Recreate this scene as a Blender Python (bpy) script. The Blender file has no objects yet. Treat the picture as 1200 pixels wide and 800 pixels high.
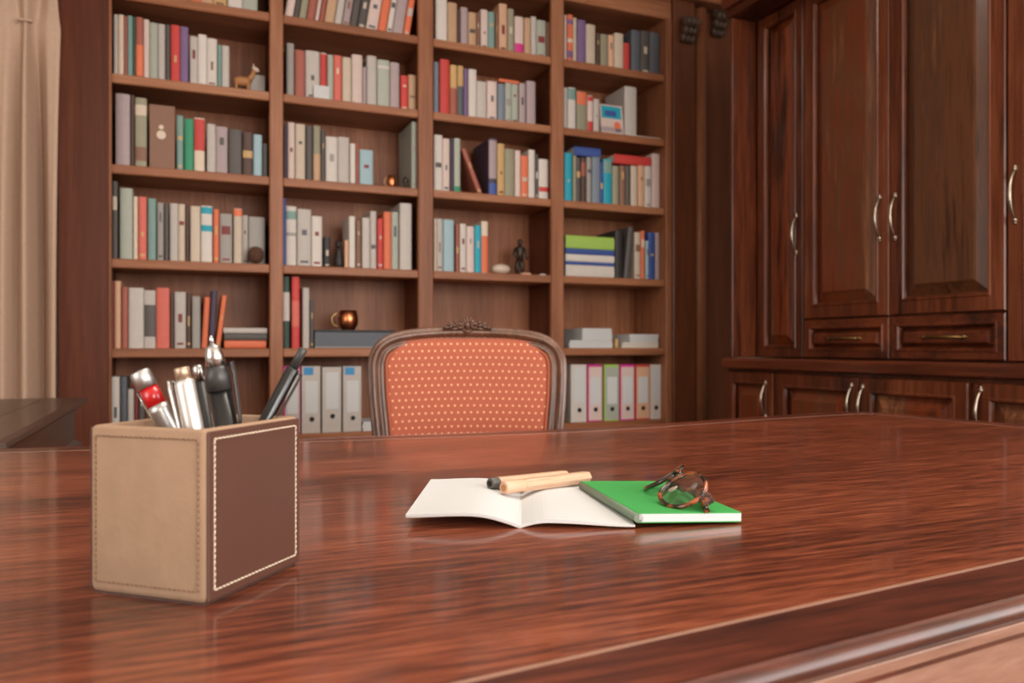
import bpy, bmesh, math, random
from mathutils import Vector, Matrix
R = random.Random(7)
PI = math.pi
SC = bpy.context.scene
COL = SC.collection

# ------------------------------------------------------------------ camera
F, H, CZ = 925.0, 406.0, 0.909            # focal length and horizon in pixels of 1200x800, lens height
TH = math.radians(22.8)
S, C = math.sin(TH), math.cos(TH)
cam = bpy.data.cameras.new('camera'); camo = bpy.data.objects.new('camera', cam); COL.objects.link(camo)
camo.location = (0, 0, CZ); camo.rotation_euler = (PI/2, 0, -TH)
cam.sensor_width = 36; cam.lens = F/1200*36; cam.shift_y = (H-400)/1200
cam.clip_start = 0.02; cam.clip_end = 60
cam.dof.use_dof = True; cam.dof.focus_distance = 0.78; cam.dof.aperture_fstop = 8.5
SC.camera = camo

# ------------------------------------------------------------------ light
SC.view_settings.view_transform = 'Standard'; SC.view_settings.look = 'None'
SC.view_settings.exposure = -0.08; SC.view_settings.gamma = 1.0; SC.view_settings.use_curve_mapping = False
w = bpy.data.worlds.new('world'); SC.world = w; w.use_nodes = True
w.node_tree.nodes['Background'].inputs[0].default_value = (0.75, 0.85, 1.0, 1)
w.node_tree.nodes['Background'].inputs[1].default_value = 1.0
def area(name, loc, rot, sx, sy, watt, col):
    l = bpy.data.lights.new(name, 'AREA'); l.shape = 'RECTANGLE'; l.size = sx; l.size_y = sy
    l.energy = watt; l.color = col
    o = bpy.data.objects.new(name, l); COL.objects.link(o); o.location = loc; o.rotation_euler = rot
    return o
# daylight from two windows behind the camera, plus added left and ceiling fill
area('daylight_front', (1.45, -2.50, 1.70), (PI/2, 0, 0), 2.0, 1.7, 120, (1.0, 0.965, 0.93))
area('daylight_right', (2.66, -1.25, 1.70), (PI/2, 0, PI/2), 1.9, 1.7, 48, (1.0, 0.965, 0.93))
area('left_fill_light', (-2.38, -0.6, 1.70), (PI/2, 0, -PI/2), 1.9, 1.7, 48, (1.0, 0.965, 0.93))  # added fill to brighten the cupboards, set in an invented window
area('ceiling_fill_light', (0.7, 0.9, 2.72), (0, 0, 0), 0.9, 0.9, 26, (1.0, 0.91, 0.80))  # added overhead fill, its source is made up

# ------------------------------------------------------------------ helpers
def ray(px):
    l = (px-600)/F
    return S+l*C, C-l*S
def onY(px, py, Y):
    dx, dy = ray(px); D = Y/dy
    return Vector((D*dx, Y, CZ+(H-py)/F*D))
def onX(px, py, X):
    dx, dy = ray(px); D = X/dx
    return Vector((X, D*dy, CZ+(H-py)/F*D))
def atD(px, py, D):
    dx, dy = ray(px)
    return Vector((D*dx, D*dy, CZ+(H-py)/F*D))
def onZ(px, py, z):
    D = F*(CZ-z)/(py-H)
    return atD(px, py, D)

def lin(c):
    return tuple(((v/255)/12.92 if v/255 <= .04045 else ((v/255+.055)/1.055)**2.4) for v in c)+(1,)

class MB:
    def __init__(s): s.v = []; s.f = []; s.m = []; s.sm = []
    def add(s, vs, fs, mi=0, sm=False):
        b = len(s.v); s.v += [tuple(x) for x in vs]
        for f in fs: s.f.append([i+b for i in f]); s.m.append(mi); s.sm.append(sm)
        return s
    def box(s, x0, x1, y0, y1, z0, z1, mi=0, b=0.0):
        if b <= 0:
            vs = [(x, y, z) for z in (z0, z1) for y in (y0, y1) for x in (x0, x1)]
            return s.add(vs, [(0,2,3,1),(4,5,7,6),(0,1,5,4),(2,6,7,3),(0,4,6,2),(1,3,7,5)], mi)
        vs = []; idx = {}
        for ix, X in ((0,x0),(1,x1)):
            for iy, Y in ((0,y0),(1,y1)):
                for iz, Z in ((0,z0),(1,z1)):
                    sx = b if ix == 0 else -b; sy = b if iy == 0 else -b; sz = b if iz == 0 else -b
                    for a, p in enumerate(((X, Y+sy, Z+sz), (X+sx, Y, Z+sz), (X+sx, Y+sy, Z))):
                        idx[ix,iy,iz,a] = len(vs); vs.append(p)
        g = lambda *k: idx[k]
        fs = []
        for i in (0,1):
            q = [g(i,0,0,0), g(i,1,0,0), g(i,1,1,0), g(i,0,1,0)]; fs.append(q if i else q[::-1])
            q = [g(0,i,0,1), g(0,i,1,1), g(1,i,1,1), g(1,i,0,1)]; fs.append(q if i else q[::-1])
            q = [g(0,0,i,2), g(1,0,i,2), g(1,1,i,2), g(0,1,i,2)]; fs.append(q if i else q[::-1])
        for i in (0,1):
            for j in (0,1):
                q = [g(i,j,0,0), g(i,j,0,1), g(i,j,1,1), g(i,j,1,0)]; fs.append(q if i == j else q[::-1])
                q = [g(i,0,j,0), g(i,0,j,2), g(i,1,j,2), g(i,1,j,0)]; fs.append(q[::-1] if i == j else q)
                q = [g(0,i,j,1), g(0,i,j,2), g(1,i,j,2), g(1,i,j,1)]; fs.append(q if i == j else q[::-1])
        for i in (0,1):
            for j in (0,1):
                for k in (0,1):
                    q = [g(i,j,k,0), g(i,j,k,1), g(i,j,k,2)]; fs.append(q[::-1] if (i+j+k) % 2 == 0 else q)
        return s.add(vs, fs, mi)
    def loft(s, rings, closed=True, caps=True, mi=0, sm=True):
        n = len(rings[0]); vs = [p for r in rings for p in r]; fs = []
        for a in range(len(rings)-1):
            for i in range(n if closed else n-1):
                j = (i+1) % n
                fs.append((a*n+i, a*n+j, (a+1)*n+j, (a+1)*n+i))
        s.add(vs, fs, mi, sm)
        if caps and closed:
            s.add(rings[0], [tuple(range(n))[::-1]], mi); s.add(rings[-1], [tuple(range(n))], mi)
        return s
    def lathe(s, prof, p0, ax, n=16, mi=0, sm=True, caps=True):
        p0 = Vector(p0); ax = Vector(ax).normalized(); u = ax.orthogonal().normalized(); w_ = ax.cross(u)
        rings = [[p0+ax*t+(u*math.cos(2*PI*i/n)+w_*math.sin(2*PI*i/n))*max(r, 1e-5) for i in range(n)] for t, r in prof]
        return s.loft(rings, True, caps, mi, sm)
    def tube(s, pts, rad, n=8, mi=0, closed=False, flat=1.0, up=None):
        pts = [Vector(p) for p in pts]; k = len(pts); rings = []; prev = None
        for i, p in enumerate(pts):
            a = pts[(i-1) % k] if (i > 0 or closed) else p; b = pts[(i+1) % k] if (i < k-1 or closed) else p
            t = (b-a).normalized()
            if up is not None: u = (Vector(up)-t*t.dot(Vector(up))).normalized()
            elif prev is None: u = t.orthogonal().normalized()
            else: u = (prev-t*t.dot(prev)).normalized()
            prev = u; v = t.cross(u); r = rad[i] if isinstance(rad, (list, tuple)) else rad
            rings.append([p+(u*math.cos(2*PI*j/n)*flat+v*math.sin(2*PI*j/n))*r for j in range(n)])
        if closed: rings.append(rings[0])
        return s.loft(rings, True, not closed, mi, True)
    def ball(s, c, r, n=10, m=6, mi=0, rot=None):
        c = Vector(c); rings = []
        for a in range(m+1):
            ph = PI*a/m; q = []
            for i in range(n):
                p = Vector((r[0]*math.sin(ph)*math.cos(2*PI*i/n), r[1]*math.sin(ph)*math.sin(2*PI*i/n), -r[2]*math.cos(ph)))
                if rot is not None: p = rot @ p
                q.append(c+p)
            rings.append(q)
        return s.loft(rings, True, False, mi, True)
    def prism(s, poly, z0, z1, mi=0):
        n = len(poly)
        vs = [(x, y, z0) for x, y in poly]+[(x, y, z1) for x, y in poly]
        return s.add(vs, [tuple(range(n))[::-1], tuple(range(n, 2*n))]+[(i, (i+1) % n, n+(i+1) % n, n+i) for i in range(n)], mi)
    def build(s, name, mats, parent=None, loc=None, M=None):
        me = bpy.data.meshes.new(name); me.from_pydata(s.v, [], s.f)
        if not isinstance(mats, (list, tuple)): mats = [mats]
        for m in mats: me.materials.append(m)
        me.polygons.foreach_set('material_index', s.m); me.polygons.foreach_set('use_smooth', s.sm)
        bm = bmesh.new(); bm.from_mesh(me); bmesh.ops.remove_doubles(bm, verts=bm.verts, dist=1e-6)
        bmesh.ops.recalc_face_normals(bm, faces=bm.faces); bm.to_mesh(me); bm.free()
        o = bpy.data.objects.new(name, me); COL.objects.link(o)
        if parent is not None: o.parent = parent
        if loc is not None: o.location = loc
        if M is not None: o.matrix_basis = M
        return o

def thing(name, label, cat, loc=(0,0,0), rz=0, group=None, M=None):
    o = bpy.data.objects.new(name, None); COL.objects.link(o); o.empty_display_size = .05
    if M is not None: o.matrix_basis = M
    else: o.location = loc; o.rotation_euler = (0, 0, rz)
    return tag(o, label, cat, group)
def tag(o, label, cat, group=None):
    o['label'] = label; o['category'] = cat
    if group: o['group'] = group
    return o
def struct(o, label=None, cat=None):
    o['kind'] = 'structure'
    if label: o['label'] = label
    if cat: o['category'] = cat
    return o

# ------------------------------------------------------------------ materials
def newmat(name):
    m = bpy.data.materials.new(name); m.use_nodes = True
    return m, m.node_tree.nodes, m.node_tree.links, m.node_tree.nodes['Principled BSDF']
def plain(name, rgb, rough=.5, metal=0., var=.0, scale=40., bump=0., coat=0., spec=None, rnd=0.):
    m, N, L, B = newmat(name)
    B.inputs['Roughness'].default_value = rough; B.inputs['Metallic'].default_value = metal
    B.inputs['Base Color'].default_value = lin(rgb); B.inputs['Coat Weight'].default_value = coat
    if spec is not None: B.inputs['Specular IOR Level'].default_value = spec
    if var or bump or rnd:
        tc = N.new('ShaderNodeTexCoord'); no = N.new('ShaderNodeTexNoise')
        no.inputs['Scale'].default_value = scale; no.inputs['Detail'].default_value = 5
        L.new(tc.outputs['Object'], no.inputs['Vector'])
        if var or rnd:
            hs = N.new('ShaderNodeHueSaturation'); hs.inputs['Color'].default_value = lin(rgb)
            ma = N.new('ShaderNodeMath'); ma.operation = 'MULTIPLY_ADD'
            L.new(no.outputs['Fac'], ma.inputs[0]); ma.inputs[1].default_value = var*2; ma.inputs[2].default_value = 1-var
            if rnd:
                oi = N.new('ShaderNodeObjectInfo'); m2 = N.new('ShaderNodeMath'); m2.operation = 'MULTIPLY_ADD'
                L.new(oi.outputs['Random'], m2.inputs[0]); m2.inputs[1].default_value = rnd*2; L.new(ma.outputs[0], m2.inputs[2])
                m3 = N.new('ShaderNodeMath'); m3.operation = 'SUBTRACT'; L.new(m2.outputs[0], m3.inputs[0]); m3.inputs[1].default_value = rnd
                L.new(m3.outputs[0], hs.inputs['Value'])
            else: L.new(ma.outputs[0], hs.inputs['Value'])
            L.new(hs.outputs[0], B.inputs['Base Color'])
        if bump:
            bp = N.new('ShaderNodeBump'); bp.inputs['Strength'].default_value = bump; bp.inputs['Distance'].default_value = .002
            L.new(no.outputs['Fac'], bp.inputs['Height']); L.new(bp.outputs[0], B.inputs['Normal'])
    return m
def wood(name, cols, axis='Z', scale=14., stretch=.06, rough=.35, coat=0., coatr=.15, broad=.5, bump=.05, dist=.8, spec=.5, rng=.16):
    m, N, L, B = newmat(name)
    tc = N.new('ShaderNodeTexCoord'); oi = N.new('ShaderNodeObjectInfo')
    va = N.new('ShaderNodeVectorMath'); va.operation = 'MULTIPLY_ADD'
    L.new(oi.outputs['Random'], va.inputs[0]); va.inputs[1].default_value = (37, 53, 29); L.new(tc.outputs['Object'], va.inputs[2])
    mp = N.new('ShaderNodeMapping'); k = [1, 1, 1]; k['XYZ'.index(axis)] = stretch; mp.inputs['Scale'].default_value = k
    L.new(va.outputs[0], mp.inputs['Vector'])
    n1 = N.new('ShaderNodeTexNoise'); n1.inputs['Scale'].default_value = scale*.45; n1.inputs['Detail'].default_value = 4; n1.inputs['Distortion'].default_value = dist
    n2 = N.new('ShaderNodeTexNoise'); n2.inputs['Scale'].default_value = scale*9; n2.inputs['Detail'].default_value = 6; n2.inputs['Roughness'].default_value = .65
    L.new(mp.outputs[0], n1.inputs['Vector']); L.new(mp.outputs[0], n2.inputs['Vector'])
    mx = N.new('ShaderNodeMix'); mx.data_type = 'FLOAT'; mx.inputs['Factor'].default_value = 1-broad
    L.new(n1.outputs['Fac'], mx.inputs[2]); L.new(n2.outputs['Fac'], mx.inputs[3])
    cr = N.new('ShaderNodeValToRGB'); e = cr.color_ramp.elements
    e[0].position = .5-rng; e[1].position = .5+rng
    e[0].color = lin(cols[0]); e[1].color = lin(cols[-1])
    for i, c in enumerate(cols[1:-1]):
        x = e.new(.5-rng+2*rng*(i+1)/(len(cols)-1)); x.color = lin(c)
    L.new(mx.outputs[0], cr.inputs[0]); L.new(cr.outputs[0], B.inputs['Base Color'])
    B.inputs['Roughness'].default_value = rough; B.inputs['Specular IOR Level'].default_value = spec
    B.inputs['Coat Weight'].default_value = coat; B.inputs['Coat Roughness'].default_value = coatr
    if bump:
        bp = N.new('ShaderNodeBump'); bp.inputs['Strength'].default_value = bump; bp.inputs['Distance'].default_value = .001
        L.new(n2.outputs['Fac'], bp.inputs['Height']); L.new(bp.outputs[0], B.inputs['Normal'])
    return m

M = {}
M['case'] = wood('bookcase_wood', [(112,66,42),(146,92,62),(172,118,86)], 'Z', 10, .05, .45, broad=.6, spec=.3)
M['caseX'] = wood('bookcase_shelf_wood', [(122,74,47),(156,100,68),(180,126,92)], 'X', 10, .05, .45, broad=.6, spec=.3)
M['caseD'] = wood('bookcase_stile_wood', [(66,30,17),(98,50,30),(124,70,46)], 'Z', 7, .05, .45, broad=.7, spec=.22)
M['pil'] = wood('pilaster_wood', [(84,44,25),(118,66,40),(146,88,58)], 'Z', 7, .05, .38, broad=.7)
M['cab'] = wood('cupboard_wood', [(34,15,8),(72,32,16),(98,48,25),(116,64,40)], 'Z', 8, .06, .3, coat=.16, coatr=.12, broad=.6, spec=.35, rng=.12)
M['cabP'] = wood('cupboard_panel_wood', [(50,24,12),(112,48,20),(88,52,32),(128,80,52)], 'Z', 6, .06, .28, coat=.18, coatr=.12, broad=.66, dist=1.2, spec=.35, rng=.10)
M['cabQ'] = wood('cupboard_walnut_panel', [(40,22,13),(92,54,32),(74,46,30),(118,76,50)], 'Z', 6, .06, .3, coat=.18, coatr=.12, broad=.62, dist=1.2, spec=.35, rng=.11)
M['cabY'] = wood('cupboard_rail_wood', [(40,17,8),(82,37,19),(110,54,29)], 'Y', 8, .06, .3, coat=.16, coatr=.12, broad=.6, spec=.35, rng=.12)
M['desk'] = wood('desk_wood', [(40,18,12),(88,40,25),(132,67,43),(160,92,64)], 'X', 17, .09, .30, coat=.5, coatr=.1, broad=.36, bump=.08, dist=1.1)
M['deskB'] = wood('desk_border_wood', [(34,14,10),(86,38,24),(130,64,42)], 'X', 15, .09, .34, coat=.32, coatr=.16, broad=.5, bump=.05)
M['deskA'] = wood('desk_lit_front_wood', [(120,84,68),(146,106,88),(166,128,110)], 'X', 14, .09, .35, coat=.3, broad=.4)  # apron and fillet: desk wood made paler, frontal light put into the colour
M['inlay'] = plain('inlay_strip', (158,118,98), .35, var=.1, scale=30, coat=.3)
M['cred'] = wood('side_desk_wood', [(44,30,24),(66,47,38),(86,63,51)], 'Y', 9, .06, .35, coat=.2, broad=.6)
M['chairW'] = wood('chair_walnut', [(58,34,23),(104,68,49),(142,102,80)], 'Z', 12, .15, .32, coat=.25, broad=.5)
M['wall'] = plain('wall_paint', (222,210,192), .9, var=.03, scale=6, bump=.05)
M['ceil'] = plain('ceiling_paint', (235,230,222), .9)
M['floor'] = wood('floor_wood', [(80,48,30),(118,76,50),(140,96,66)], 'Y', 9, .05, .4, broad=.5)
M['curt'] = plain('curtain_cloth', (190,160,138), .85, var=.08, scale=60, bump=.1)
M['pages'] = plain('paper_pages', (214,204,190), .8, var=.05, scale=90)
M['paper'] = plain('white_paper', (206,206,205), .75)
M['silver'] = plain('silver_metal', (200,198,196), .22, 1.)
M['satin'] = plain('satin_metal', (196,194,192), .42, 1.)
M['white_pen'] = plain('pearl_metal', (225,222,218), .3, .75)
M['brassy'] = plain('brass_metal', (176,140,92), .3, 1.)
M['champ'] = plain('champagne_metal', (188,164,140), .42, .8)
M['pewter'] = plain('pewter_metal', (170,156,138), .3, 1., var=.1, scale=80)
M['abrass'] = plain('aged_brass', (128,100,62), .38, 1., var=.15, scale=60)
M['copper'] = plain('copper_metal', (214,134,90), .3, 1.)
M['blackp'] = plain('black_plastic', (22,21,21), .28, coat=.3)
M['greyp'] = plain('dark_grey_plastic', (58,56,55), .4)
M['redp'] = plain('red_plastic', (188,18,24), .25, coat=.5)
M['suede'] = plain('suede', (158,129,105), .95, var=.12, scale=55, bump=.5, spec=.1)
M['suedeT'] = plain('suede_thread', (142,110,85), .9)
M['leather'] = plain('brown_leather', (84,51,40), .46, var=.06, scale=30, bump=.12)
M['leatherE'] = plain('leather_edge', (72,46,36), .6)
M['thread'] = plain('cream_thread', (226,208,184), .8)
M['inside'] = plain('cup_lining', (132,104,82), .95, var=.1, scale=80, spec=.1)
M['green'] = plain('green_cover', (58,158,76), .5, var=.05, scale=20)
M['gspine'] = plain('green_notebook_spine', (112,126,104), .5)
M['pencil'] = wood('pencil_wood', [(172,132,102),(194,156,126),(210,176,148)], 'X', 60, .05, .5, broad=.4)
M['pencilE'] = plain('pencil_bare_wood', (214,170,140), .5)
M['graph'] = plain('graphite', (88,84,80), .4)
M['dark'] = plain('dark_hole', (16,14,14), .8)
M['bronze'] = plain('dark_bronze', (58,46,38), .45, .3, var=.2, scale=30)
M['wovenb'] = plain('brown_fibre', (92,62,46), .9, var=.4, scale=60, bump=.8)
M['tanw'] = plain('carved_tan_wood', (176,122,74), .6, var=.15, scale=25)
M['cream'] = plain('cream_ceramic', (206,186,168), .5)
M['capital'] = plain('carved_dark_wood', (84,66,54), .5, var=.3, scale=60)

def tort():
    m, N, L, B = newmat('tortoiseshell')
    tc = N.new('ShaderNodeTexCoord'); no = N.new('ShaderNodeTexNoise'); no.inputs['Scale'].default_value = 110; no.inputs['Detail'].default_value = 3
    L.new(tc.outputs['Object'], no.inputs['Vector']); cr = N.new('ShaderNodeValToRGB'); e = cr.color_ramp.elements
    e[0].position = .45; e[0].color = lin((34,20,14)); e[1].position = .66; e[1].color = lin((168,86,44))
    L.new(no.outputs['Fac'], cr.inputs[0]); L.new(cr.outputs[0], B.inputs['Base Color'])
    B.inputs['Roughness'].default_value = .2; B.inputs['Coat Weight'].default_value = .6
    return m
M['tort'] = tort()
def glass():
    m, N, L, B = newmat('lens_glass')
    B.inputs['Base Color'].default_value = (.92, .92, .9, 1); B.inputs['Roughness'].default_value = 0.02
    B.inputs['Transmission Weight'].default_value = 1; B.inputs['IOR'].default_value = 1.5
    return m
M['glass'] = glass()

def fabric():
    m, N, L, B = newmat('dotted_upholstery')
    uv = N.new('ShaderNodeTexCoord'); sp = N.new('ShaderNodeSeparateXYZ'); L.new(uv.outputs['UV'], sp.inputs[0])
    def ma(op, a, b=None, c=None):
        n = N.new('ShaderNodeMath'); n.operation = op
        for i, x in enumerate((a, b, c)):
            if x is None: continue
            if isinstance(x, (int, float)): n.inputs[i].default_value = x
            else: L.new(x, n.inputs[i])
        return n.outputs[0]
    ROW, COLS = .0175, .0165
    rv = ma('DIVIDE', sp.outputs['Y'], ROW); ri = ma('FLOOR', rv)
    off = ma('MULTIPLY', ma('MODULO', ri, 2.0), .5)
    cu = ma('ADD', ma('DIVIDE', sp.outputs['X'], COLS), off)
    fu = ma('MULTIPLY', ma('SUBTRACT', ma('FRACT', cu), .5), COLS); fv = ma('MULTIPLY', ma('SUBTRACT', ma('FRACT', rv), .5), ROW)
    d = ma('SQRT', ma('ADD', ma('MULTIPLY', fu, fu), ma('MULTIPLY', fv, fv)))
    dot = ma('LESS_THAN', d, .0026)
    no = N.new('ShaderNodeTexNoise'); no.inputs['Scale'].default_value = 500; L.new(uv.outputs['UV'], no.inputs['Vector'])
    c1 = N.new('ShaderNodeMix'); c1.data_type = 'RGBA'; L.new(no.outputs['Fac'], c1.inputs['Factor'])
    c1.inputs[6].default_value = lin((150,70,46)); c1.inputs[7].default_value = lin((180,96,68))
    c2 = N.new('ShaderNodeMix'); c2.data_type = 'RGBA'; L.new(dot, c2.inputs['Factor'])
    L.new(c1.outputs[2], c2.inputs[6]); c2.inputs[7].default_value = lin((236,172,130))
    L.new(c2.outputs[2], B.inputs['Base Color']); B.inputs['Roughness'].default_value = .8
    B.inputs['Sheen Weight'].default_value = .2
    bp = N.new('ShaderNodeBump'); bp.inputs['Strength'].default_value = .15; bp.inputs['Distance'].default_value = .0005
    L.new(no.outputs['Fac'], bp.inputs['Height']); L.new(bp.outputs[0], B.inputs['Normal'])
    return m
M['fabric'] = fabric()
M['piping'] = plain('upholstery_piping', (160,80,54), .8)

# ------------------------------------------------------------------ room shell
XL, XR, YF, YB, ZC = -2.45, 2.72, -2.6, 3.76, 2.85
def slab(name, x0, x1, y0, y1, z0, z1, mat): return MB().box(x0, x1, y0, y1, z0, z1).build(name, mat)
struct(slab('floor', XL-.1, XR+.1, YF-.1, YB+.1, -.1, 0, M['floor']))
struct(slab('ceiling', XL-.1, XR+.1, YF-.1, YB+.1, ZC, ZC+.1, M['ceil']))
def holed(name, a0, a1, b, axis, w0, w1, z0, z1, t):
    m = MB()
    for (p, q, zz0, zz1) in ((a0, w0, 0, ZC), (w1, a1, 0, ZC), (w0, w1, 0, z0), (w0, w1, z1, ZC)):
        if axis == 'x': m.box(p, q, min(b, b+t), max(b, b+t), zz0, zz1)
        else: m.box(min(b, b+t), max(b, b+t), p, q, zz0, zz1)
    struct(m.build(name, M['wall']))
holed('wall_back', XL, XR, YB, 'x', -1.75, -.62, .55, 2.25, .1)
holed('wall_front', XL, XR, YF, 'x', .4, 2.5, .8, 2.6, -.1)
holed('wall_right', YF, YB, XR, 'y', -2.2, -.3, .8, 2.6, .1)
holed('wall_left', YF, YB, XL, 'y', -1.55, .35, .8, 2.6, -.1)
M['wframe'] = plain('window_paint', (228,224,216), .5)
def window(name, a0, a1, b, axis, z0, z1):
    m = MB(); q = MB(); k = .05
    for (p0, p1, zz0, zz1) in ((a0, a0+k, z0, z1), (a1-k, a1, z0, z1), (a0, a1, z0, z0+k), (a0, a1, z1-k, z1), ((a0+a1)/2-.03, (a0+a1)/2+.03, z0, z1)):
        m.box(*((p0, p1, b-.03, b+.03, zz0, zz1) if axis == 'x' else (b-.03, b+.03, p0, p1, zz0, zz1)))
    o = struct(m.build(name, M['wframe']))
    q.box(*((a0+.01, a1-.01, b-.003, b+.003, z0+.01, z1-.01) if axis == 'x' else (b-.003, b+.003, a0+.01, a1-.01, z0+.01, z1-.01)))
    q.build('pane', M['glass'], o)
window('window_1', -1.75, -.62, YB+.05, 'x', .55, 2.25)
window('window_2', .4, 2.5, YF-.06, 'x', .8, 2.6)
window('window_3', -2.2, -.3, XR+.06, 'y', .8, 2.6)
window('added_window', -1.55, .35, XL-.06, 'y', .8, 2.6)  # unseen window invented to carry the added left fill

t = thing('added_ceiling_lamp', 'added square white ceiling lamp above the desk, out of view', 'lamp', (.7, .9, ZC))
MB().box(.2, 1.2, .4, 1.4, 2.76, ZC-.001, b=.01).build('housing', M['wframe'], t, loc=-t.location)  # unseen lamp body added above the overhead fill light
MB().box(.24, 1.16, .44, 1.36, 2.745, 2.762, b=.004).build('diffuser', M['ceil'], t, loc=-t.location)

# ------------------------------------------------------------------ bookcase
BY = 3.36; BD = .30; SH = dict(s1=2.259, s2=1.934, s3=1.588, s4=1.228, s5=.884, s6=.525); ST = .036
def bx(px): return onY(px, H, BY).x
X0a, X0 = bx(68), bx(129)
UPR = [(bx(316), bx(332)), (bx(490.5), bx(508)), (bx(646.5), bx(661))]
X4, X4b = bx(779.5), bx(786.5)
case = thing('bookcase', 'built-in brown wooden bookcase of four bays filled with books', 'bookcase', (X0a, BY, 0))
def part(m, name, mat, par=None):
    p = par or case
    return m.build(name, mat, p, loc=-Vector(p.location) if p.parent is None else None)
part(MB().box(X0a, X0, BY-.012, BY+BD+.04, 0, 2.80, b=.004), 'side_stile', M['caseD'])
part(MB().box(X0-.004, X0+.006, BY-.016, BY+.01, .1, 2.56, b=.002), 'edge_bead', M['case'])
for a, b in UPR:
    part(MB().box(a, b, BY, BY+.028, .1, 2.56, b=.004), 'upright_face', M['case'])
    part(MB().box((a+b)/2-.016, (a+b)/2+.016, BY+.028, BY+BD, .1, 2.56), 'partition', M['caseD'])
part(MB().box(X4, X4b, BY-.01, BY+BD, .1, 2.56, b=.004), 'end_panel', M['case'])
edges = [X0]+[v for u in UPR for v in u]+[X4]
BAYS = [(edges[2*i], edges[2*i+1]) for i in range(4)]
ctr = [X0]+[(u[0]+u[1])/2 for u in UPR]+[X4]
for i in range(4):
    l = ctr[i]+(.016 if i else 0); r = ctr[i+1]-(.016 if i < 3 else 0)
    for k, z in SH.items():
        part(MB().box(BAYS[i][0], BAYS[i][1], BY+.004, BY+.028, z-ST/2, z+ST/2, b=.004), 'shelf_lipping', M['caseX'])
        part(MB().box(l+.0005, r-.0005, BY+.028, BY+BD, z-ST/2+.006, z+ST/2), 'shelf_board', M['caseX'])
    part(MB().box(l-.01, r+.01, BY+BD, BY+BD+.012, .1, 2.6), 'back_panel', M['case'])
    part(MB().box(BAYS[i][0], BAYS[i][1], BY+.01, BY+.03, .1, SH['s6']-ST/2, b=.003), 'lower_panel', M['case'])
part(MB().box(X0, X4b, BY-.004, BY+BD, 2.555, 2.66, b=.004), 'top_rail', M['caseX'])
part(MB().box(X0a-.01, X4b, BY-.05, BY+BD+.02, 2.66, 2.74, b=.015), 'cornice', M['caseX'])
struct(MB().box(X4b+.001, XR-.001, BY-.05, BY+BD+.02, 2.662, 2.74, b=.005).build('trim_1', M['caseX']))
struct(MB().box(X0a, XR-.001, BY-.02, BY+BD+.02, 2.741, ZC-.001).build('trim_2', M['caseD']))
part(MB().box(X0, X4b, BY+.02, BY+BD, 0, .1), 'plinth', M['caseX'])

# pilasters beside the bookcase with carved capitals
def capital(par, c, wd, hg):
    m = MB(); c = Vector(c)
    for k in range(3):
        zz = c.z-hg*.32+k*hg*.3
        for j in range(3):
            a = (j-1)*wd*.3
            m.ball((c.x+a, c.y-.012-.018*k, zz), (wd*.2, .022+.006*k, hg*.22), 8, 6, rot=Matrix.Rotation((j-1)*.35, 3, 'Y'))
    m.ball((c.x-wd*.38, c.y-.035, c.z+hg*.36), (wd*.17, .03, wd*.17), 8, 6); m.ball((c.x+wd*.38, c.y-.035, c.z+hg*.36), (wd*.17, .03, wd*.17), 8, 6)
    m.box(c.x-wd*.5, c.x+wd*.5, c.y-.05, c.y, c.z+hg*.46, c.z+hg*.6, b=.005)
    o = m.build('capital', M['capital'], par, loc=-Vector(par.location)); o['label'] = 'carved dark capital'
pa, pb = bx(787), bx(813)
t = thing('pilaster', 'flat brown pilaster with carved capital at the bookcase end', 'pilaster', (pa, BY, 0), group='pilasters')
MB().box(pa+.001, pb, BY-.015, BY+BD, 0, 2.66, b=.004).build('shaft', M['pil'], t, loc=-t.location)
MB().lathe([(0, .034), (2.64, .034)], (bx(822), BY+.012, .0), (0,0,1), 20).build('half_column', M['case'], t, loc=-t.location)
c = onY(804, 38, BY-.015); capital(t, c, .085, .11)
t = thing('pilaster', 'recessed dark pilaster with carved capital in the corner niche', 'pilaster', (bx(832), BY+.05, 0), group='pilasters')
MB().box(bx(831), XR-.002, BY+.06, BY+.13, 0, 2.66, b=.004).build('shaft', M['pil'], t, loc=-t.location)
c = onY(839, 31, BY+.06); capital(t, c, .085, .115)

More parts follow.
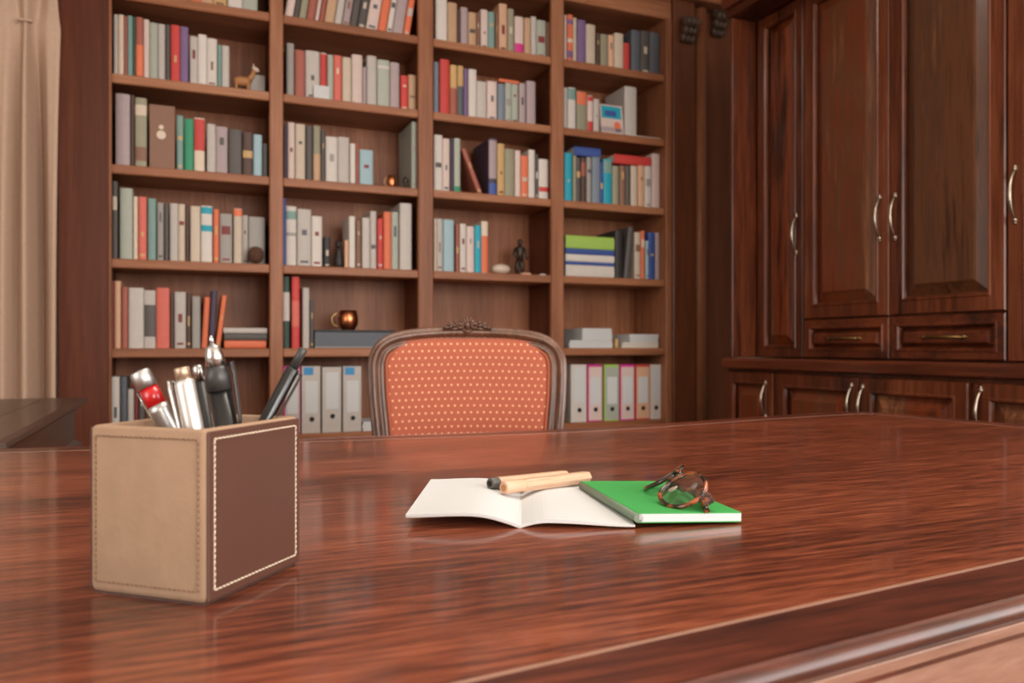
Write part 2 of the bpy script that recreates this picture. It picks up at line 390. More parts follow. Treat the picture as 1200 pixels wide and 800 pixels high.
# ------------------------------------------------------------------ right-hand cupboards
CX, UX = 2.09, 2.228                      # front planes of the base and of the upper units
YE = onX(853.5, H, CX).y                  # far end
ZL = .844
def rings_rect(w, h, prof):               # nested rectangles (inset, depth)
    return [[Vector((i, -d, i)), Vector((w-i, -d, i)), Vector((w-i, -d, h-i)), Vector((i, -d, h-i))] for i, d in prof]
def panel_door(par, y0, y1, z0, z1, X, fw, handle=None, drawer=False, name='door', pm='cabP'):
    """leaf in the plane X facing -X; y0 is the far edge (larger Y)"""
    w_, h_ = y0-y1, z1-z0
    Mx = Matrix.Translation((X, y0, z0)) @ Matrix(((0,1,0,0),(-1,0,0,0),(0,0,1,0),(0,0,0,1)))
    Mx = Matrix.Translation(-Vector(par.location)) @ Mx
    m = MB(); pr = [(0,-.001),(0,.016),(.003,.020),(fw-.006,.020),(fw-.003,.0225),(fw+.002,.0225),(fw+.006,.017),(fw+.009,.008)]
    m.loft(rings_rect(w_, h_, pr), True, False, sm=False)
    d = m.build(name, M['cab'] if not drawer else M['cabY'], par, M=Mx)
    i0 = fw+.008; bev = .042 if not drawer else .020
    p = MB(); pr = [(i0,.002),(i0+.005,.003),(i0+bev-.006,.0165),(i0+bev-.0055,.0192),(i0+bev-.001,.0205)]
    rg = rings_rect(w_, h_, pr); p.loft(rg, True, False, sm=False); p.add(rg[-1], [(0,1,2,3)])
    p.build('raised_panel', M[pm] if not drawer else M['cabY'], d)
    if handle:
        q = MB(); hx, hz, ln, vert = handle
        pts = []; rad = []
        for k in range(13):
            u = k/12; o_ = math.sin(PI*u)**.75
            a = (u-.5)*ln; yy = -.021-.026*o_
            pts.append((hx, yy, hz+a) if vert else (hx+a, yy, hz)); rad.append(.0042+.0022*math.sin(PI*u)**2)
        q.tube(pts, rad, 8, up=(0,1,0), flat=.7)
        for sgn in (-1, 1):
            a = sgn*ln*.5; cc = (hx, -.023, hz+a) if vert else (hx+a, -.023, hz)
            q.ball(cc, (.0075, .006, .0075), 8, 6)
            q.ball((cc[0]+(0 if vert else sgn*.007), -.0225, cc[2]+(sgn*.007 if vert else 0)), (.005,.004,.005), 8, 6)
        q.build('handle', M['pewter'] if vert else M['abrass'], d)
    return d
def uy(px): return onX(px, H, UX-.02).y
def ly(px): return onX(px, H, CX-.02).y
def uz(px, py): return onX(px, py, UX-.02).z
def carc(name, label, y0, y1, z0, z1, X):
    t = thing(name, label, 'cupboard', (X, (y0+y1)/2, z0))
    MB().box(X, XR-.01, y1, y0, z0, z1).build('carcass', M['cab'], t, loc=-t.location)
    return t
ZT = 2.262
# upper units
e1, e2, e3, e4, e5 = uy(887.5), uy(941), uy(1042), uy(1179), uy(1179)-.42
u1 = carc('tall_cupboard', 'narrow tall reddish wood cupboard with one long panelled door', YE-.0235, e2+.001, ZL+.02, ZT, UX)
hl = uz(934, 253)-uz(934, 295)
panel_door(u1, e1, e2+.003, ZL+.022, 2.258, UX, .042, (e1-uy(933.5), uz(934, 274)-ZL-.022, hl, True))
u2 = carc('wide_cupboard', 'reddish wood wall cupboard with two panelled doors over two drawers', e2, e4+.001, ZL+.02, ZT, UX)
zd = uz(990, 371.5)
panel_door(u2, e2-.003, e3+.002, zd, 2.258, UX, .05, (e2-.003-uy(1031.5), uz(1031, 255.5)-zd, hl, True))
panel_door(u2, e3-.002, e4+.003, zd, 2.258, UX, .05, (e3-.002-uy(1049.5), uz(1049, 254)-zd, hl, True), pm='cabQ')
zdr = zd-.006; hd = zdr-ZL-.024
panel_door(u2, e2-.003, e3+.002, ZL+.024, zdr, UX, .030, ((e2-e3)/2, hd/2, .14, False), True, 'drawer')
panel_door(u2, e3-.002, e4+.003, ZL+.024, zdr, UX, .030, ((e3-e4)/2, hd/2, .14, False), True, 'drawer')
u3 = carc('side_cupboard', 'reddish wood wall cupboard beside the double doors, handle near its edge', e4, e5, ZL+.02, ZT, UX)
panel_door(u3, e4-.004, e5+.003, ZL+.022, 2.258, UX, .05, (e4-.004-uy(1190), uz(1190, 228)-ZL-.022, hl*1.05, True))
# end panel that closes the upper run over the ledge
t = tag(MB().box(CX+.004, UX+.002, YE-.022, YE-.004, ZL+.02, 2.262, b=.003).build('end_panel', M['cab']), 'plain reddish end panel standing on the ledge beside the narrow cupboard', 'panel')
t = thing('cupboard_cornice', 'dark overhanging cornice along the top of the cupboards', 'cornice', (CX, YE, 2.264))
MB().box(CX-.03, XR-.01, e5, YE+.02, 2.302, 2.40, b=.012).build('crown', M['cabY'], t, loc=-t.location)
MB().box(CX-.005, UX+.02, e5, YE+.006, 2.264, 2.302, b=.002).build('fascia', M['cabY'], t, loc=-t.location)
# base units
f1, f2, f3, f4, f5 = YE-.004, ly(907), ly(1006), ly(1139), ly(1139)-.45
zb = .806; ZB0 = .10
dw = [(f1, f2, 'narrow_base', 'narrow reddish base cupboard at the corner niche end'), (f2, f4, 'double_base', 'reddish base cupboard with a pair of panelled doors'), (f4, f5, 'side_base', 'reddish base cupboard beside the pair of doors, under the ledge')]
b1 = carc('base_cupboard', dw[0][3], YE, f2+.0005, 0, ZL-.026, CX); b2 = carc('base_cupboard', dw[1][3], f2, f4+.0005, 0, ZL-.026, CX); b3 = carc('base_cupboard', dw[2][3], f4, f5, 0, ZL-.026, CX)
lz = lambda px, py: onX(px, py, CX-.02).z
lh = .125
panel_door(b1, f1-.006, f2+.008, ZB0, zb, CX, .04, (f1-.006-ly(897.5), lz(897, 468)-ZB0, lh, True))
panel_door(b2, f2-.004, f3+.002, ZB0, zb, CX, .045, (f2-.004-ly(998.5), lz(998, 474)-ZB0, lh, True))
panel_door(b2, f3-.002, f4+.014, ZB0, zb, CX, .045, (f3-.002-ly(1011.5), lz(1011, 476)-ZB0, lh, True))
panel_door(b3, f4-.006, f5+.004, ZB0, zb, CX, .045, (f4-.006-ly(1150), lz(1150, 483)-ZB0, lh, True))
tag(MB().box(CX-.028, XR-.01, f5, YE+.012, ZL-.024, ZL+.018, b=.006).build('cupboard_ledge', M['cabY']), 'long reddish wooden ledge between the base and wall cupboards', 'ledge')

# ------------------------------------------------------------------ curtain
def curtain():
    cx1 = onY(67, 200, BY-.10).x; cx0 = cx1-.62; ya = BY-.12
    zt, zp, zb_ = 2.40, onY(30, 27, BY-.12).z, .02
    pl = onY(31, 27, BY-.12).x; sp = .155
    n = 240; rows = [(zt, .55, 0), (zp+.05, .45, .25), (zp, .12, 1), (zp-.05, .4, .9), (zp-.2, .8, .65), (zp-.5, 1.1, .35), (1.2, 1.2, .1), (.6, 1.05, 0), (zb_, 1.1, 0)]
    m = MB(); grid = []
    for z, amp, pinch in rows:
        g = []
        for i in range(n+1):
            u = i/n; x = cx0+(cx1-cx0)*u; ph = (x-pl)/sp
            cph = ph-round(ph)
            xx = pl+sp*(round(ph)+cph*(1-.62*pinch*math.exp(-(cph/.42)**2)))
            fold = math.cos(2*PI*ph*2+.6*math.sin(3.1*x+1))*.036*amp+math.cos(2*PI*ph+1.1)*.026*amp+.018*math.sin(ph*11+z*.4)*amp*.35
            g.append((xx, ya-fold-.012*pinch*math.exp(-(cph/.12)**2), z))
        grid.append(g)
    vs = [p for g in grid for p in g]; k = n+1
    m.add(vs, [(a*k+i, a*k+i+1, (a+1)*k+i+1, (a+1)*k+i) for a in range(len(grid)-1) for i in range(n)], 0, True)
    t = thing('curtain', 'floor-length beige pinch-pleat curtain hanging beside the bookcase', 'curtain', (cx0, ya, 0))
    o = m.build('cloth', M['curt'], t, loc=-t.location)
    md = o.modifiers.new('s', 'SOLIDIFY'); md.thickness = .003
    md = o.modifiers.new('b', 'SUBSURF'); md.levels = 1; md.render_levels = 1
    for k_ in range(-3, 1):
        xk = pl+sp*k_
        if xk-.02 > cx0: MB().box(xk-.024, xk+.024, ya-.034, ya-.020, zp-.004, zp+.004, b=.0015).build('pleat_tack', M['curt'], t, loc=-t.location)
    q = MB().tube([(cx0-.9, ya, zt+.02), (cx1-.005, ya, zt+.02)], .014, 10)
    r = q.build('curtain_rail', M['brassy']); tag(r, 'slim brass curtain rail above the beige curtain', 'curtain rail')
curtain()

# ------------------------------------------------------------------ side desk at the left
def sideboard():
    z = .76
    p = onZ(102, 465, z); xr, yf = p.x, p.y; xl = xr-.55; yn = 1.46
    t = thing('side_desk', 'low dark wooden side desk with moulded top below the curtain', 'desk', ((xl+xr)/2, (yf+yn)/2, 0))
    prof = [(-.012,0),(0,-.003),(.002,-.012),(-.004,-.016),(-.010,-.022),(-.022,-.03),(-.024,-.042),(-.034,-.046)]
    rg = [[Vector((xl-d, yn-d, z+h)), Vector((xr+d, yn-d, z+h)), Vector((xr+d, yf+d, z+h)), Vector((xl-d, yf+d, z+h))] for d, h in prof]
    m = MB().loft(rg, True, True, sm=False); m.build('top', M['cred'], t, loc=-t.location)
    e = .10
    MB().box(xl+e, xr-e, yn+e, yf-e, z-.0002, z+.0008).build('top_field', M['cred'], t, loc=-t.location)
    MB().box(xl+.03, xr-.03, yn+.03, yf-.03, z-.13, z-.045).build('frieze', M['cred'], t, loc=-t.location)
    prof = [(-.05,-.105),(-.042,-.112),(-.02,-.128),(-.012,-.134),(-.012,-.150),(-.04,-.158)]
    rg = [[Vector((xl-d, yn-d, z+h)), Vector((xr+d, yn-d, z+h)), Vector((xr+d, yf+d, z+h)), Vector((xl-d, yf+d, z+h))] for d, h in prof]
    MB().loft(rg, True, True, sm=False).build('lower_moulding', M['cred'], t, loc=-t.location)
    MB().box(xl+.06, xr-.06, yn+.06, yf-.06, .0, z-.15, b=.004).build('carcass', M['cred'], t, loc=-t.location)
sideboard()

# ------------------------------------------------------------------ writing desk
DZ = .76
def desk():
    far = [(-.30, 1.372), (-.10, 1.342), (.15, 1.322), (.40, 1.300), (.62, 1.289), (.84, 1.306), (1.10, 1.347), (1.30, 1.371), (1.400, 1.381)]
    frt = [(-.30, .232), (.0, .260), (.228, .284), (.317, .293), (.458, .312), (.80, .350), (1.15, .385), (1.40, .405)]
    def dens(p, k=4):                       # smooth polyline
        out = []
        for i in range(len(p)-1):
            p0 = p[max(i-1, 0)]; p1 = p[i]; p2 = p[i+1]; p3 = p[min(i+2, len(p)-1)]
            for j in range(k):
                u = j/k
                out.append(tuple(.5*(2*p1[a]+(p2[a]-p0[a])*u+(2*p0[a]-5*p1[a]+4*p2[a]-p3[a])*u*u+(3*p1[a]-p0[a]-3*p2[a]+p3[a])*u**3) for a in (0, 1)))
        return out+[p[-1]]
    out = dens([(x, .318+.105*x-.012*x*x) for x in (-.25, 0, .25, .5, .75, 1.0, 1.25, 1.40)])
    out += [(1.425, .4455), (1.437, .452), (1.4425, .47), (1.4425, .50), (1.436, .85), (1.430, 1.10), (1.418, 1.27), (1.413, 1.300), (1.402, 1.316), (1.385, 1.3205)]
    out += [(x, y-.0575) for x, y in dens([p for p in far if -.25 < p[0] < 1.35])[::-1]]
    out += [(-.25, 1.306), (-.28, 1.302), (-.295, 1.285), (-.298, 1.20), (-.302, .60), (-.300, .33), (-.295, .308), (-.278, .296)]
    IN = .0445
    n = len(out)
    V = [Vector(p) for p in out]
    nor = []
    for i in range(n):
        tng = (V[(i+1) % n]-V[i-1]).normalized(); nor.append(Vector((tng.y, -tng.x)))
    def off(d): return [V[i]+nor[i]*(d+IN) for i in range(n)]
    def ring(d, z): return [Vector((p.x, p.y, DZ+z)) for p in off(d)]
    t = thing('writing_desk', 'large polished reddish-brown wooden desk with inlaid line and moulded edge', 'desk', (.57, .83, 0))
    L0 = -t.location
    i0, i1 = -.0477, -.0445
    m = MB(); r = ring(i0, 0); m.add(r, [tuple(range(n))]); m.add(ring(i0, -.02), [tuple(range(n))[::-1]]); m.loft([ring(i0, -.02), r], True, False, sm=False)
    m.build('top_field', M['desk'], t, loc=L0)
    m = MB().loft([ring(i0, -.012), ring(i0, .0002), ring(i1, .0002), ring(i1, -.012)], True, False, sm=False); m.build('inlay_line', M['inlay'], t, loc=L0)
    m = MB().loft([ring(i1, -.02), ring(i1, 0), ring(0, 0), ring(0, -.02)], True, False, sm=False); m.build('top_border', M['deskB'], t, loc=L0)
    prof = [(-.001,-.019),(0,.0004),(.0020,.0002),(.0024,-.0008),(.0045,-.0012),(.0068,-.0026),(.0085,-.0050),(.0090,-.0075),(.0080,-.0095),(.0045,-.0105),(.0045,-.0125)]
    m = MB().loft([ring(d, z) for d, z in prof], True, False, sm=True); m.build('edge_moulding', M['deskB'], t, loc=L0)
    prof = [(-.01,-.0124),(.0078,-.0125),(.0084,-.0131),(.0084,-.0182),(.0078,-.0188),(-.006,-.0189),(-.012,-.0189)]
    m = MB().loft([ring(d, z) for d, z in prof], True, False, sm=False); m.build('fillet', M['deskA'], t, loc=L0)
    m = MB().loft([ring(d, z) for d, z in [(-.012,-.0190),(.0066,-.0190),(.0066,-.0222),(-.012,-.0222)]], True, False, sm=False); m.build('shadow_strip', M['deskB'], t, loc=L0)  # dark strip painted in for the shadow line under the fillet
    m = MB().loft([ring(.0040, -.0221), ring(.0040, -.17), ring(-.025, -.17), ring(-.025, -.0221)], True, False, sm=False); m.build('apron', M['deskA'], t, loc=L0)
    for x0, x1 in ((-.32, .08), (1.06, 1.46)):
        p = MB().box(x0, x1, .48, 1.26, .02, DZ-.165, b=.006); p.build('pedestal', M['deskB'], t, loc=L0)
    MB().box(.08, 1.06, .52, .54, .12, DZ-.165).build('modesty_panel', M['deskB'], t, loc=L0)
    for x0, x1 in ((-.33, .09), (1.05, 1.47)):
        MB().box(x0, x1, .47, 1.27, 0, .06, b=.006).build('foot_plinth', M['deskB'], t, loc=L0)
desk()

# ------------------------------------------------------------------ chair
def chair():
    D = 2.02; c0 = atD(549, 500, D); base = Vector((c0.x, c0.y, 0))
    fw = Vector((S, C)); ang = math.atan2(fw.y, fw.x)-PI/2+math.radians(7)   # local +Y points away from the desk
    t = thing('upholstered_chair', 'carved walnut chair with orange dotted upholstery behind the desk', 'chair', base, ang)
    u = D/F                                   # metres per pixel at the chair
    zc = lambda py: CZ+(H-py)*u
    # outline of the frame centre line (px offset from 549, image y)
    pl = [(-98,640),(-98,540),(-101,500),(-104.5,465),(-106,435),(-105,420),(-99,408),(-86,400),(-66,395.5),(-40,393),(0,392)]
    pl = pl+[(-a, b) for a, b in pl[-2::-1]]
    def dens(p, k=4):
        out = []
        for i in range(len(p)-1):
            p0 = p[max(i-1, 0)]; p1 = p[i]; p2 = p[i+1]; p3 = p[min(i+2, len(p)-1)]
            for j in range(k):
                q = j/k
                out.append(tuple(.5*(2*p1[a]+(p2[a]-p0[a])*q+(2*p0[a]-5*p1[a]+4*p2[a]-p3[a])*q*q+(3*p1[a]-p0[a]-3*p2[a]+p3[a])*q**3) for a in (0, 1)))
        return out+[p[-1]]
    P = [(a*u, zc(b)) for a, b in dens(pl)]
    curv = lambda x: -.045*(abs(x)/.23)**2.2            # the back wraps forward at its sides
    rake = lambda z: .16*(z-.6)
    n = len(P)
    prof = [(-.021,.018),(-.0225,-.004),(-.020,-.011),(-.015,-.014),(-.011,-.012),(-.0085,-.006),(-.004,-.0065),(-.001,-.013),(.004,-.017),(.009,-.016),(.012,-.009),(.0135,-.005),(.017,-.006),(.021,-.002),(.0225,.004),(.022,.018),(.015,.026),(-.015,.026)]  # (outwards, depth)
    rings = []
    for i in range(n):
        a = P[max(i-1, 0)]; b = P[min(i+1, n-1)]; tx, tz = b[0]-a[0], b[1]-a[1]; l = math.hypot(tx, tz); ox, oz = -tz/l, tx/l
        x, z = P[i]
        rings.append([Vector((x+ox*o, curv(x+ox*o)+rake(z)+d, z+oz*o)) for o, d in prof])
    MB().loft(rings, True, True).build('back_frame', M['chairW'], t)
    # bottom rail of the back
    zb = .60
    MB().box(-.215, .215, -.045, -.005, zb, zb+.05, b=.008).build('back_rail', M['chairW'], t)
    # upholstered pad
    top = {}
    def zt(x):
        best = None
        for i in range(n-1):
            (xa, za), (xb, zb_) = P[i], P[i+1]
            if (xa-x)*(xb-x) <= 0 and abs(xb-xa) > 1e-9:
                z = za+(zb_-za)*(x-xa)/(xb-xa)
                if best is None or z > best: best = z
        return best
    NX, NZ = 40, 30; vs = []; uvs = []
    zlo = .63
    def half(z):                               # half width of the opening at height z
        xs = [abs(P[i][0]+(P[i+1][0]-P[i][0])*(z-P[i][1])/(P[i+1][1]-P[i][1])) for i in range(n-1) if (P[i][1]-z)*(P[i+1][1]-z) <= 0 and abs(P[i+1][1]-P[i][1]) > 1e-9]
        return max(xs) if xs else 0
    zmax = P[n//2][1]-.006
    for a in range(NZ+1):
        v = a/NZ; z = zlo+(zmax-zlo)*(1-(1-v)**1.6)
        hw = max(half(min(z, zmax))-.012, .01)
        for b in range(NX+1):
            s_ = -1+2*b/NX; x = hw*math.sin(s_*PI/2)*.5+hw*s_*.5
            bulge = .028*(1-abs(s_)**3)*(1-abs(2*v-1)**4)
            vs.append((x, curv(x)+rake(z)+.002-bulge, z)); uvs.append((x+1.0, z+1.0+.10*x*x))
    m = MB(); k = NX+1
    m.add(vs, [(a*k+b, a*k+b+1, (a+1)*k+b+1, (a+1)*k+b) for a in range(NZ) for b in range(NX)], 0, True)
    me = bpy.data.meshes.new('back_cushion'); me.from_pydata(m.v, [], m.f); me.materials.append(M['fabric'])
    me.polygons.foreach_set('use_smooth', [True]*len(m.f))
    ul = me.uv_layers.new()
    for lp in me.loops: ul.data[lp.index].uv = uvs[lp.vertex_index]
    o = bpy.data.objects.new('back_cushion', me); COL.objects.link(o); o.parent = t
    # piping along the inner edge
    pts = []
    for i in range(n):
        a = P[max(i-1, 0)]; b = P[min(i+1, n-1)]; tx, tz = b[0]-a[0], b[1]-a[1]; l = math.hypot(tx, tz); ox, oz = -tz/l, tx/l
        x, z = P[i][0]-ox*.0245, P[i][1]-oz*.0245
        if z > .65: pts.append((x, curv(x)+rake(z)-.008, z))
    MB().tube(pts, .0042, 8).build('piping', M['piping'], t)
    MB().box(-.20, .20, .03, .045, .65, zmax-.06, b=.01).build('back_lining', M['piping'], t, M=Matrix.Translation((0, -.012, -.1)) @ Matrix.Rotation(-.16, 4, 'X') @ Matrix.Translation((0, 0, .1)))
    # carved crest: shell, leaves and scrolls
    q = MB(); zc0 = zc(385.5)+.004; yy = rake(zc0)-.004
    q.ball((0, yy-.004, zc0+.010), (.010, .010, .014), 10, 8)
    for k_ in range(-3, 4):
        a = k_*.42
        q.ball((math.sin(a)*.017, yy-.010, zc0+.006+math.cos(a)*.014), (.0038, .006, .011), 8, 6, rot=Matrix.Rotation(a, 3, 'Y'))
    for sg in (-1, 1):
        for j, (dx, dz, ln, an) in enumerate(((.022,.010,.014,.9),(.032,.006,.013,1.25),(.030,.014,.010,.6),(.044,.004,.012,1.4),(.042,.010,.009,1.0),(.055,.001,.010,1.55),(.020,.000,.010,1.9),(.034,-.003,.012,1.75))):
            q.ball((sg*dx, yy-.006-.002*(j % 3)+curv(dx), zc0+dz), (.0042, .0065, ln), 8, 6, rot=Matrix.Rotation(sg*an, 3, 'Y'))
        sc = [(sg*(.018+.010*math.cos(w_)*(1-w_/9)), yy-.013, zc0+.004+.008*math.sin(w_)*(1-w_/9)) for w_ in [x*.45 for x in range(15)]]
        q.tube(sc, .0024, 6)
        sc = [(sg*(.047+.007*math.cos(w_)*(1-w_/9)), yy-.014+curv(.047), zc0+.004+.006*math.sin(w_)*(1-w_/9)) for w_ in [x*.45 for x in range(15)]]
        q.tube(sc, .002, 6)
    q.tube([(-.012, yy-.016, zc0-.008), (0, yy-.019, zc0-.010), (.012, yy-.016, zc0-.008)], .003, 6)
    q.build('carved_crest', M['chairW'], t)
    # seat and legs
    z = .44
    prof = [(-.01,.0),(0,.01),(0,.055),(-.012,.07),(-.05,.085),(-.12,.092)]
    def sr(d, h): return [Vector((x*(1+d*3), y, z+h)) for x, y in ((-.22,-.02+d),(.22,-.02+d),(.27,-.50-d),(-.27,-.50-d))][::-1]
    MB().loft([sr(d, h) for d, h in prof], True, True).build('seat', M['fabric'], t)
    MB().loft([sr(.0,-.055), sr(.004,-.05), sr(.004,.0), sr(.0,.004)], True, True, sm=False).build('seat_rail', M['chairW'], t)
    for x, y, k_ in ((-.24,-.47,-1),(.24,-.47,-1)):
        MB().lathe([(0,.014),(.03,.02),(.06,.013),(.2,.018),(.36,.026),(.40,.03)], (x, y, 0), (0, 0, 1), 12).build('leg', M['chairW'], t)
    for x in (-.195, .195):
        MB().tube([(x, .07, 0), (x, .03, .2), (x, -.02, .42), (x, -.03, .62)], [.014, .018, .021, .021], 8).build('leg', M['chairW'], t)
chair()

# ------------------------------------------------------------------ books
PAL = dict(
 W=('white',(222,213,204)), LG=('light grey',(196,188,180)), G=('grey',(160,154,148)), DG=('dark grey',(78,73,70)), BK=('black',(30,27,27)),
 BE=('beige',(208,190,168)), TN=('tan',(198,158,122)), BR=('brown',(134,92,70)), DB=('dark brown',(76,50,40)), RD=('red',(206,52,46)), SR=('salmon red',(220,100,84)),
 OR=('orange',(232,112,70)), PK=('pale pink',(224,200,190)), MV=('mauve grey',(176,156,158)), PU=('purple',(118,90,138)), DP=('dark purple',(62,48,72)), TL=('teal grey',(118,156,148)),
 GN=('green',(36,146,104)), GG=('grey green',(172,178,164)), BL=('blue',(48,78,158)), LB=('pale blue',(160,194,204)), CY=('cyan',(16,164,190)), RB=('reddish brown',(164,84,66)),
 OC=('ochre',(208,166,104)), SL=('slate',(80,86,96)), CR=('cream',(228,208,184)), LM=('lime green',(164,204,84)), MG=('magenta',(214,40,136)), PE=('peach',(226,176,140)),
 DR=('dark red',(122,34,30)), DT=('dark green',(40,70,60)), GB=('grey blue',(120,134,150)), OL=('olive',(150,146,120)))
BM = {k: plain('book_'+v[0].replace(' ', '_'), tuple(.88*q+.12*g for q, g in zip(v[1], (140,126,116))), .55, var=.07, scale=45, rnd=.06) for k, v in PAL.items()}  # covers mixed toward grey, haze put into their colours
ORD = ['first','second','third','fourth','fifth','sixth','seventh','eighth','ninth','tenth','eleventh','twelfth','thirteenth','fourteenth','fifteenth','sixteenth','seventeenth','eighteenth','nineteenth','twentieth']
BAYN = ['bay beside the curtain', 'bay second from curtain', 'bay third from curtain', 'bay beside the cupboards']
ROWN = dict(s1='top shelf', s2='second shelf', s3='third shelf', s4='fourth shelf', s5='fifth shelf', s6='bottom shelf')
YS = BY+.036
KEYS = ['s1','s2','s3','s4','s5','s6']
def bay_lim(i): return ctr[i]+(.017 if i else .001), ctr[i+1]-(.017 if i < 3 else .001)

def book_mesh(w_, d, h, hard=True):
    """local: x 0..w, y 0..d (spine at y=0), z 0..h; slot 0 cover, slot 1 pages"""
    m = MB(); t = min(.003, w_*.16); r = min(.006, w_*.35)
    arc = [(w_*(.5-.5*math.cos(PI*k/6)), r*(1-math.sin(PI*k/6))) for k in range(7)]
    inn = [(t+(w_-2*t)*(.5-.5*math.cos(PI*k/6)), r*(1-math.sin(PI*k/6))+t) for k in range(7)]
    outer = [(0, d)]+arc+[(w_, d)]; inner = [(t, d)]+inn+[(w_-t, d)]
    n = len(outer); vs = []
    for z in (0, h):
        vs += [(x, y, z) for x, y in outer]; vs += [(x, y, z) for x, y in inner]
    fs = []
    for i in range(n-1):
        fs += [(i, i+1, 2*n+i+1, 2*n+i), (n+i+1, n+i, 3*n+i, 3*n+i+1), (i+1, i, n+i, n+i+1), (2*n+i, 2*n+i+1, 3*n+i+1, 3*n+i)]
    fs += [(0, 2*n, 3*n, n), (n-1, 2*n-1, 4*n-1, 3*n-1)]
    m.add(vs, fs, 0)
    e = .004 if hard else .0008
    m.box(t*.98, w_-t*.98, r+t, d-e, e, h-e, 1)
    return m
def thick(w_): return 'slim' if w_ < .022 else ('thick' if w_ > .042 else 'medium')
TAGS = []
def standing(bay, key, i, x0, x1, yt, c, lean=0, back=0., tops=None, deco=None, ln=None):
    xa, xb = onY(x0, H, YS).x, onY(x1, H, YS).x
    lo, hi = bay_lim(bay); xa = max(xa, lo); xb = min(xb, hi)
    w_ = max(xb-xa-.0008, .004); z0 = SH[key]+ST/2+.0005
    zt = onY((x0+x1)/2, yt, YS).z; k = KEYS.index(key)
    ceil_ = (2.55 if k == 0 else SH[KEYS[k-1]]-ST/2)-.008
    zt = min(zt, ceil_); h = zt-z0; d = R.uniform(.15, .20) if h < .24 else R.uniform(.19, .23)
    la = math.radians(lean)
    if lean: w_ *= math.cos(la); h = min(h/math.cos(la), (ceil_-z0-w_*abs(math.sin(la)))/math.cos(la))
    o = book_mesh(w_, d, h, R.random() < .6).build('book', [BM[c], M['pages']])
    yj = YS+back+R.uniform(0, .010)
    if lean > 0: o.matrix_basis = Matrix.Translation((xb, yj, z0)) @ Matrix.Rotation(la, 4, 'Y') @ Matrix.Translation((-w_, 0, 0))
    elif lean < 0: o.matrix_basis = Matrix.Translation((xa, yj, z0)) @ Matrix.Rotation(la, 4, 'Y')
    else: o.location = (xa+.0004, yj, z0)
    word = {'slim': 'slim ', 'thick': 'thick ', 'medium': ''}[thick(w_)]
    tag(o, f"{word}{PAL[c][0]} {'leaning ' if abs(lean) > 5 else ''}book, {ORD[i]} from curtain end, {ROWN[key]}, {BAYN[bay]}", 'book', f'books on the {ROWN[key]}')
    # printed bands, titles and labels on the spine
    def band(z_a, z_b, col, name, ins=.08):
        b = MB(); r = min(.006, w_*.35); g = .0004; nn = 7; q0 = PI*ins; q1 = PI*(1-ins)
        pts = [(w_*(.5-.5*math.cos(q)), r*(1-math.sin(q))-g) for q in [q0+(q1-q0)*k/(nn-1) for k in range(nn)]]
        rg = [[Vector((x, y, z)) for x, y in pts] for z in (z_a*h, z_b*h)]
        b.loft(rg, False, False, sm=True); p = b.build(name, BM[col], o); return p
    if deco:
        for z_a, z_b, col in deco: band(z_a, z_b, col, 'spine_label')
    elif w_ > .014 and R.random() < .45:
        lum = sum(PAL[c][1]); col = R.choice(['DG', 'BR', 'SL', 'DR', 'G']) if lum > 450 else R.choice(['CR', 'BE', 'OC', 'LG'])
        a = R.uniform(.35, .7); l = R.uniform(.05, .2); band(a, min(a+l, .92), col, 'spine_title', R.choice([.42, .38, .25]))
        if R.random() < .5: band(.06, .10, col, 'spine_title', .3)
    return o
def lying(bay, key, x0, x1, y0, y1, c, z0=None, label=None, d=.19, dy=0):
    xa, xb = onY(x0, H, YS).x, onY(x1, H, YS).x; lo, hi = bay_lim(bay); xa = max(xa, lo+.002); xb = min(xb, hi-.002)
    h = (y1-y0)*(onY((x0+x1)/2, 0, YS)-onY((x0+x1)/2, 1, YS)).z
    zb = SH[key]+ST/2+.0005 if z0 is None else z0
    o = book_mesh(h, d, xb-xa).build('book', [BM[c], M['pages']])
    o.matrix_basis = Matrix.Translation((xa, YS+dy, zb+h)) @ Matrix.Rotation(PI/2, 4, 'Y')
    tag(o, label, 'book', 'books lying flat'); return zb+h+.0006
def row(bay, key, items, lean=0):
    out = []
    for i, it in enumerate(items):
        x0, x1, yt, c = it[:4]; kw = dict(it[4]) if len(it) > 4 else {}
        kw.setdefault('lean', lean)
        out.append(standing(bay, key, i, x0, x1, yt, c, **kw))
    return out
def shz(key): return SH[key]+ST/2+.0005

# bay next to the curtain
row(0, 's1', [(206,222,-60,'SL'),(222,236,-62,'OR'),(236,250,-58,'TN'),(250,266,-60,'OC'),(267,284,-50,'W'),(284,302,-52,'GG')])
row(0, 's2', [(133,138,16,'LG'),(138,145,16,'CR'),(145,149,18,'RB'),(149,155.5,18,'TL'),(155.5,159,19,'DT'),(159,168,20,'RB',dict(deco=[(.05,.55,'OR')])),(168,175,22,'PK'),(175,185,26,'GG'),(185,193.5,27,'LG'),(194,199.5,28,'DG'),(200,211,29,'RD'),(211,221,31,'PU'),
  (222.5,232,42,'LG'),(232,242.5,40,'W'),(242.5,254.5,45,'W'),(255,260,52,'TL'),(260,269,53,'LG')])
row(0, 's3', [(135,152.5,109,'MV'),(153,157.5,111,'DB'),(158,172,114,'OL',dict(deco=[(.75,.9,'CR'),(.1,.3,'BR')])),(207,215,135,'TL'),(216,227,139,'GN'),(227.5,240,138,'CR',dict(deco=[(.4,.98,'RD')])),(242.5,253,145,'LG'),(253,267,148,'MV'),(268,284,151,'DG'),(284.5,296.5,155,'DB',dict(deco=[(.42,.58,'OC')])),(297,307.5,157,'LB'),(308,314,168,'DG')])
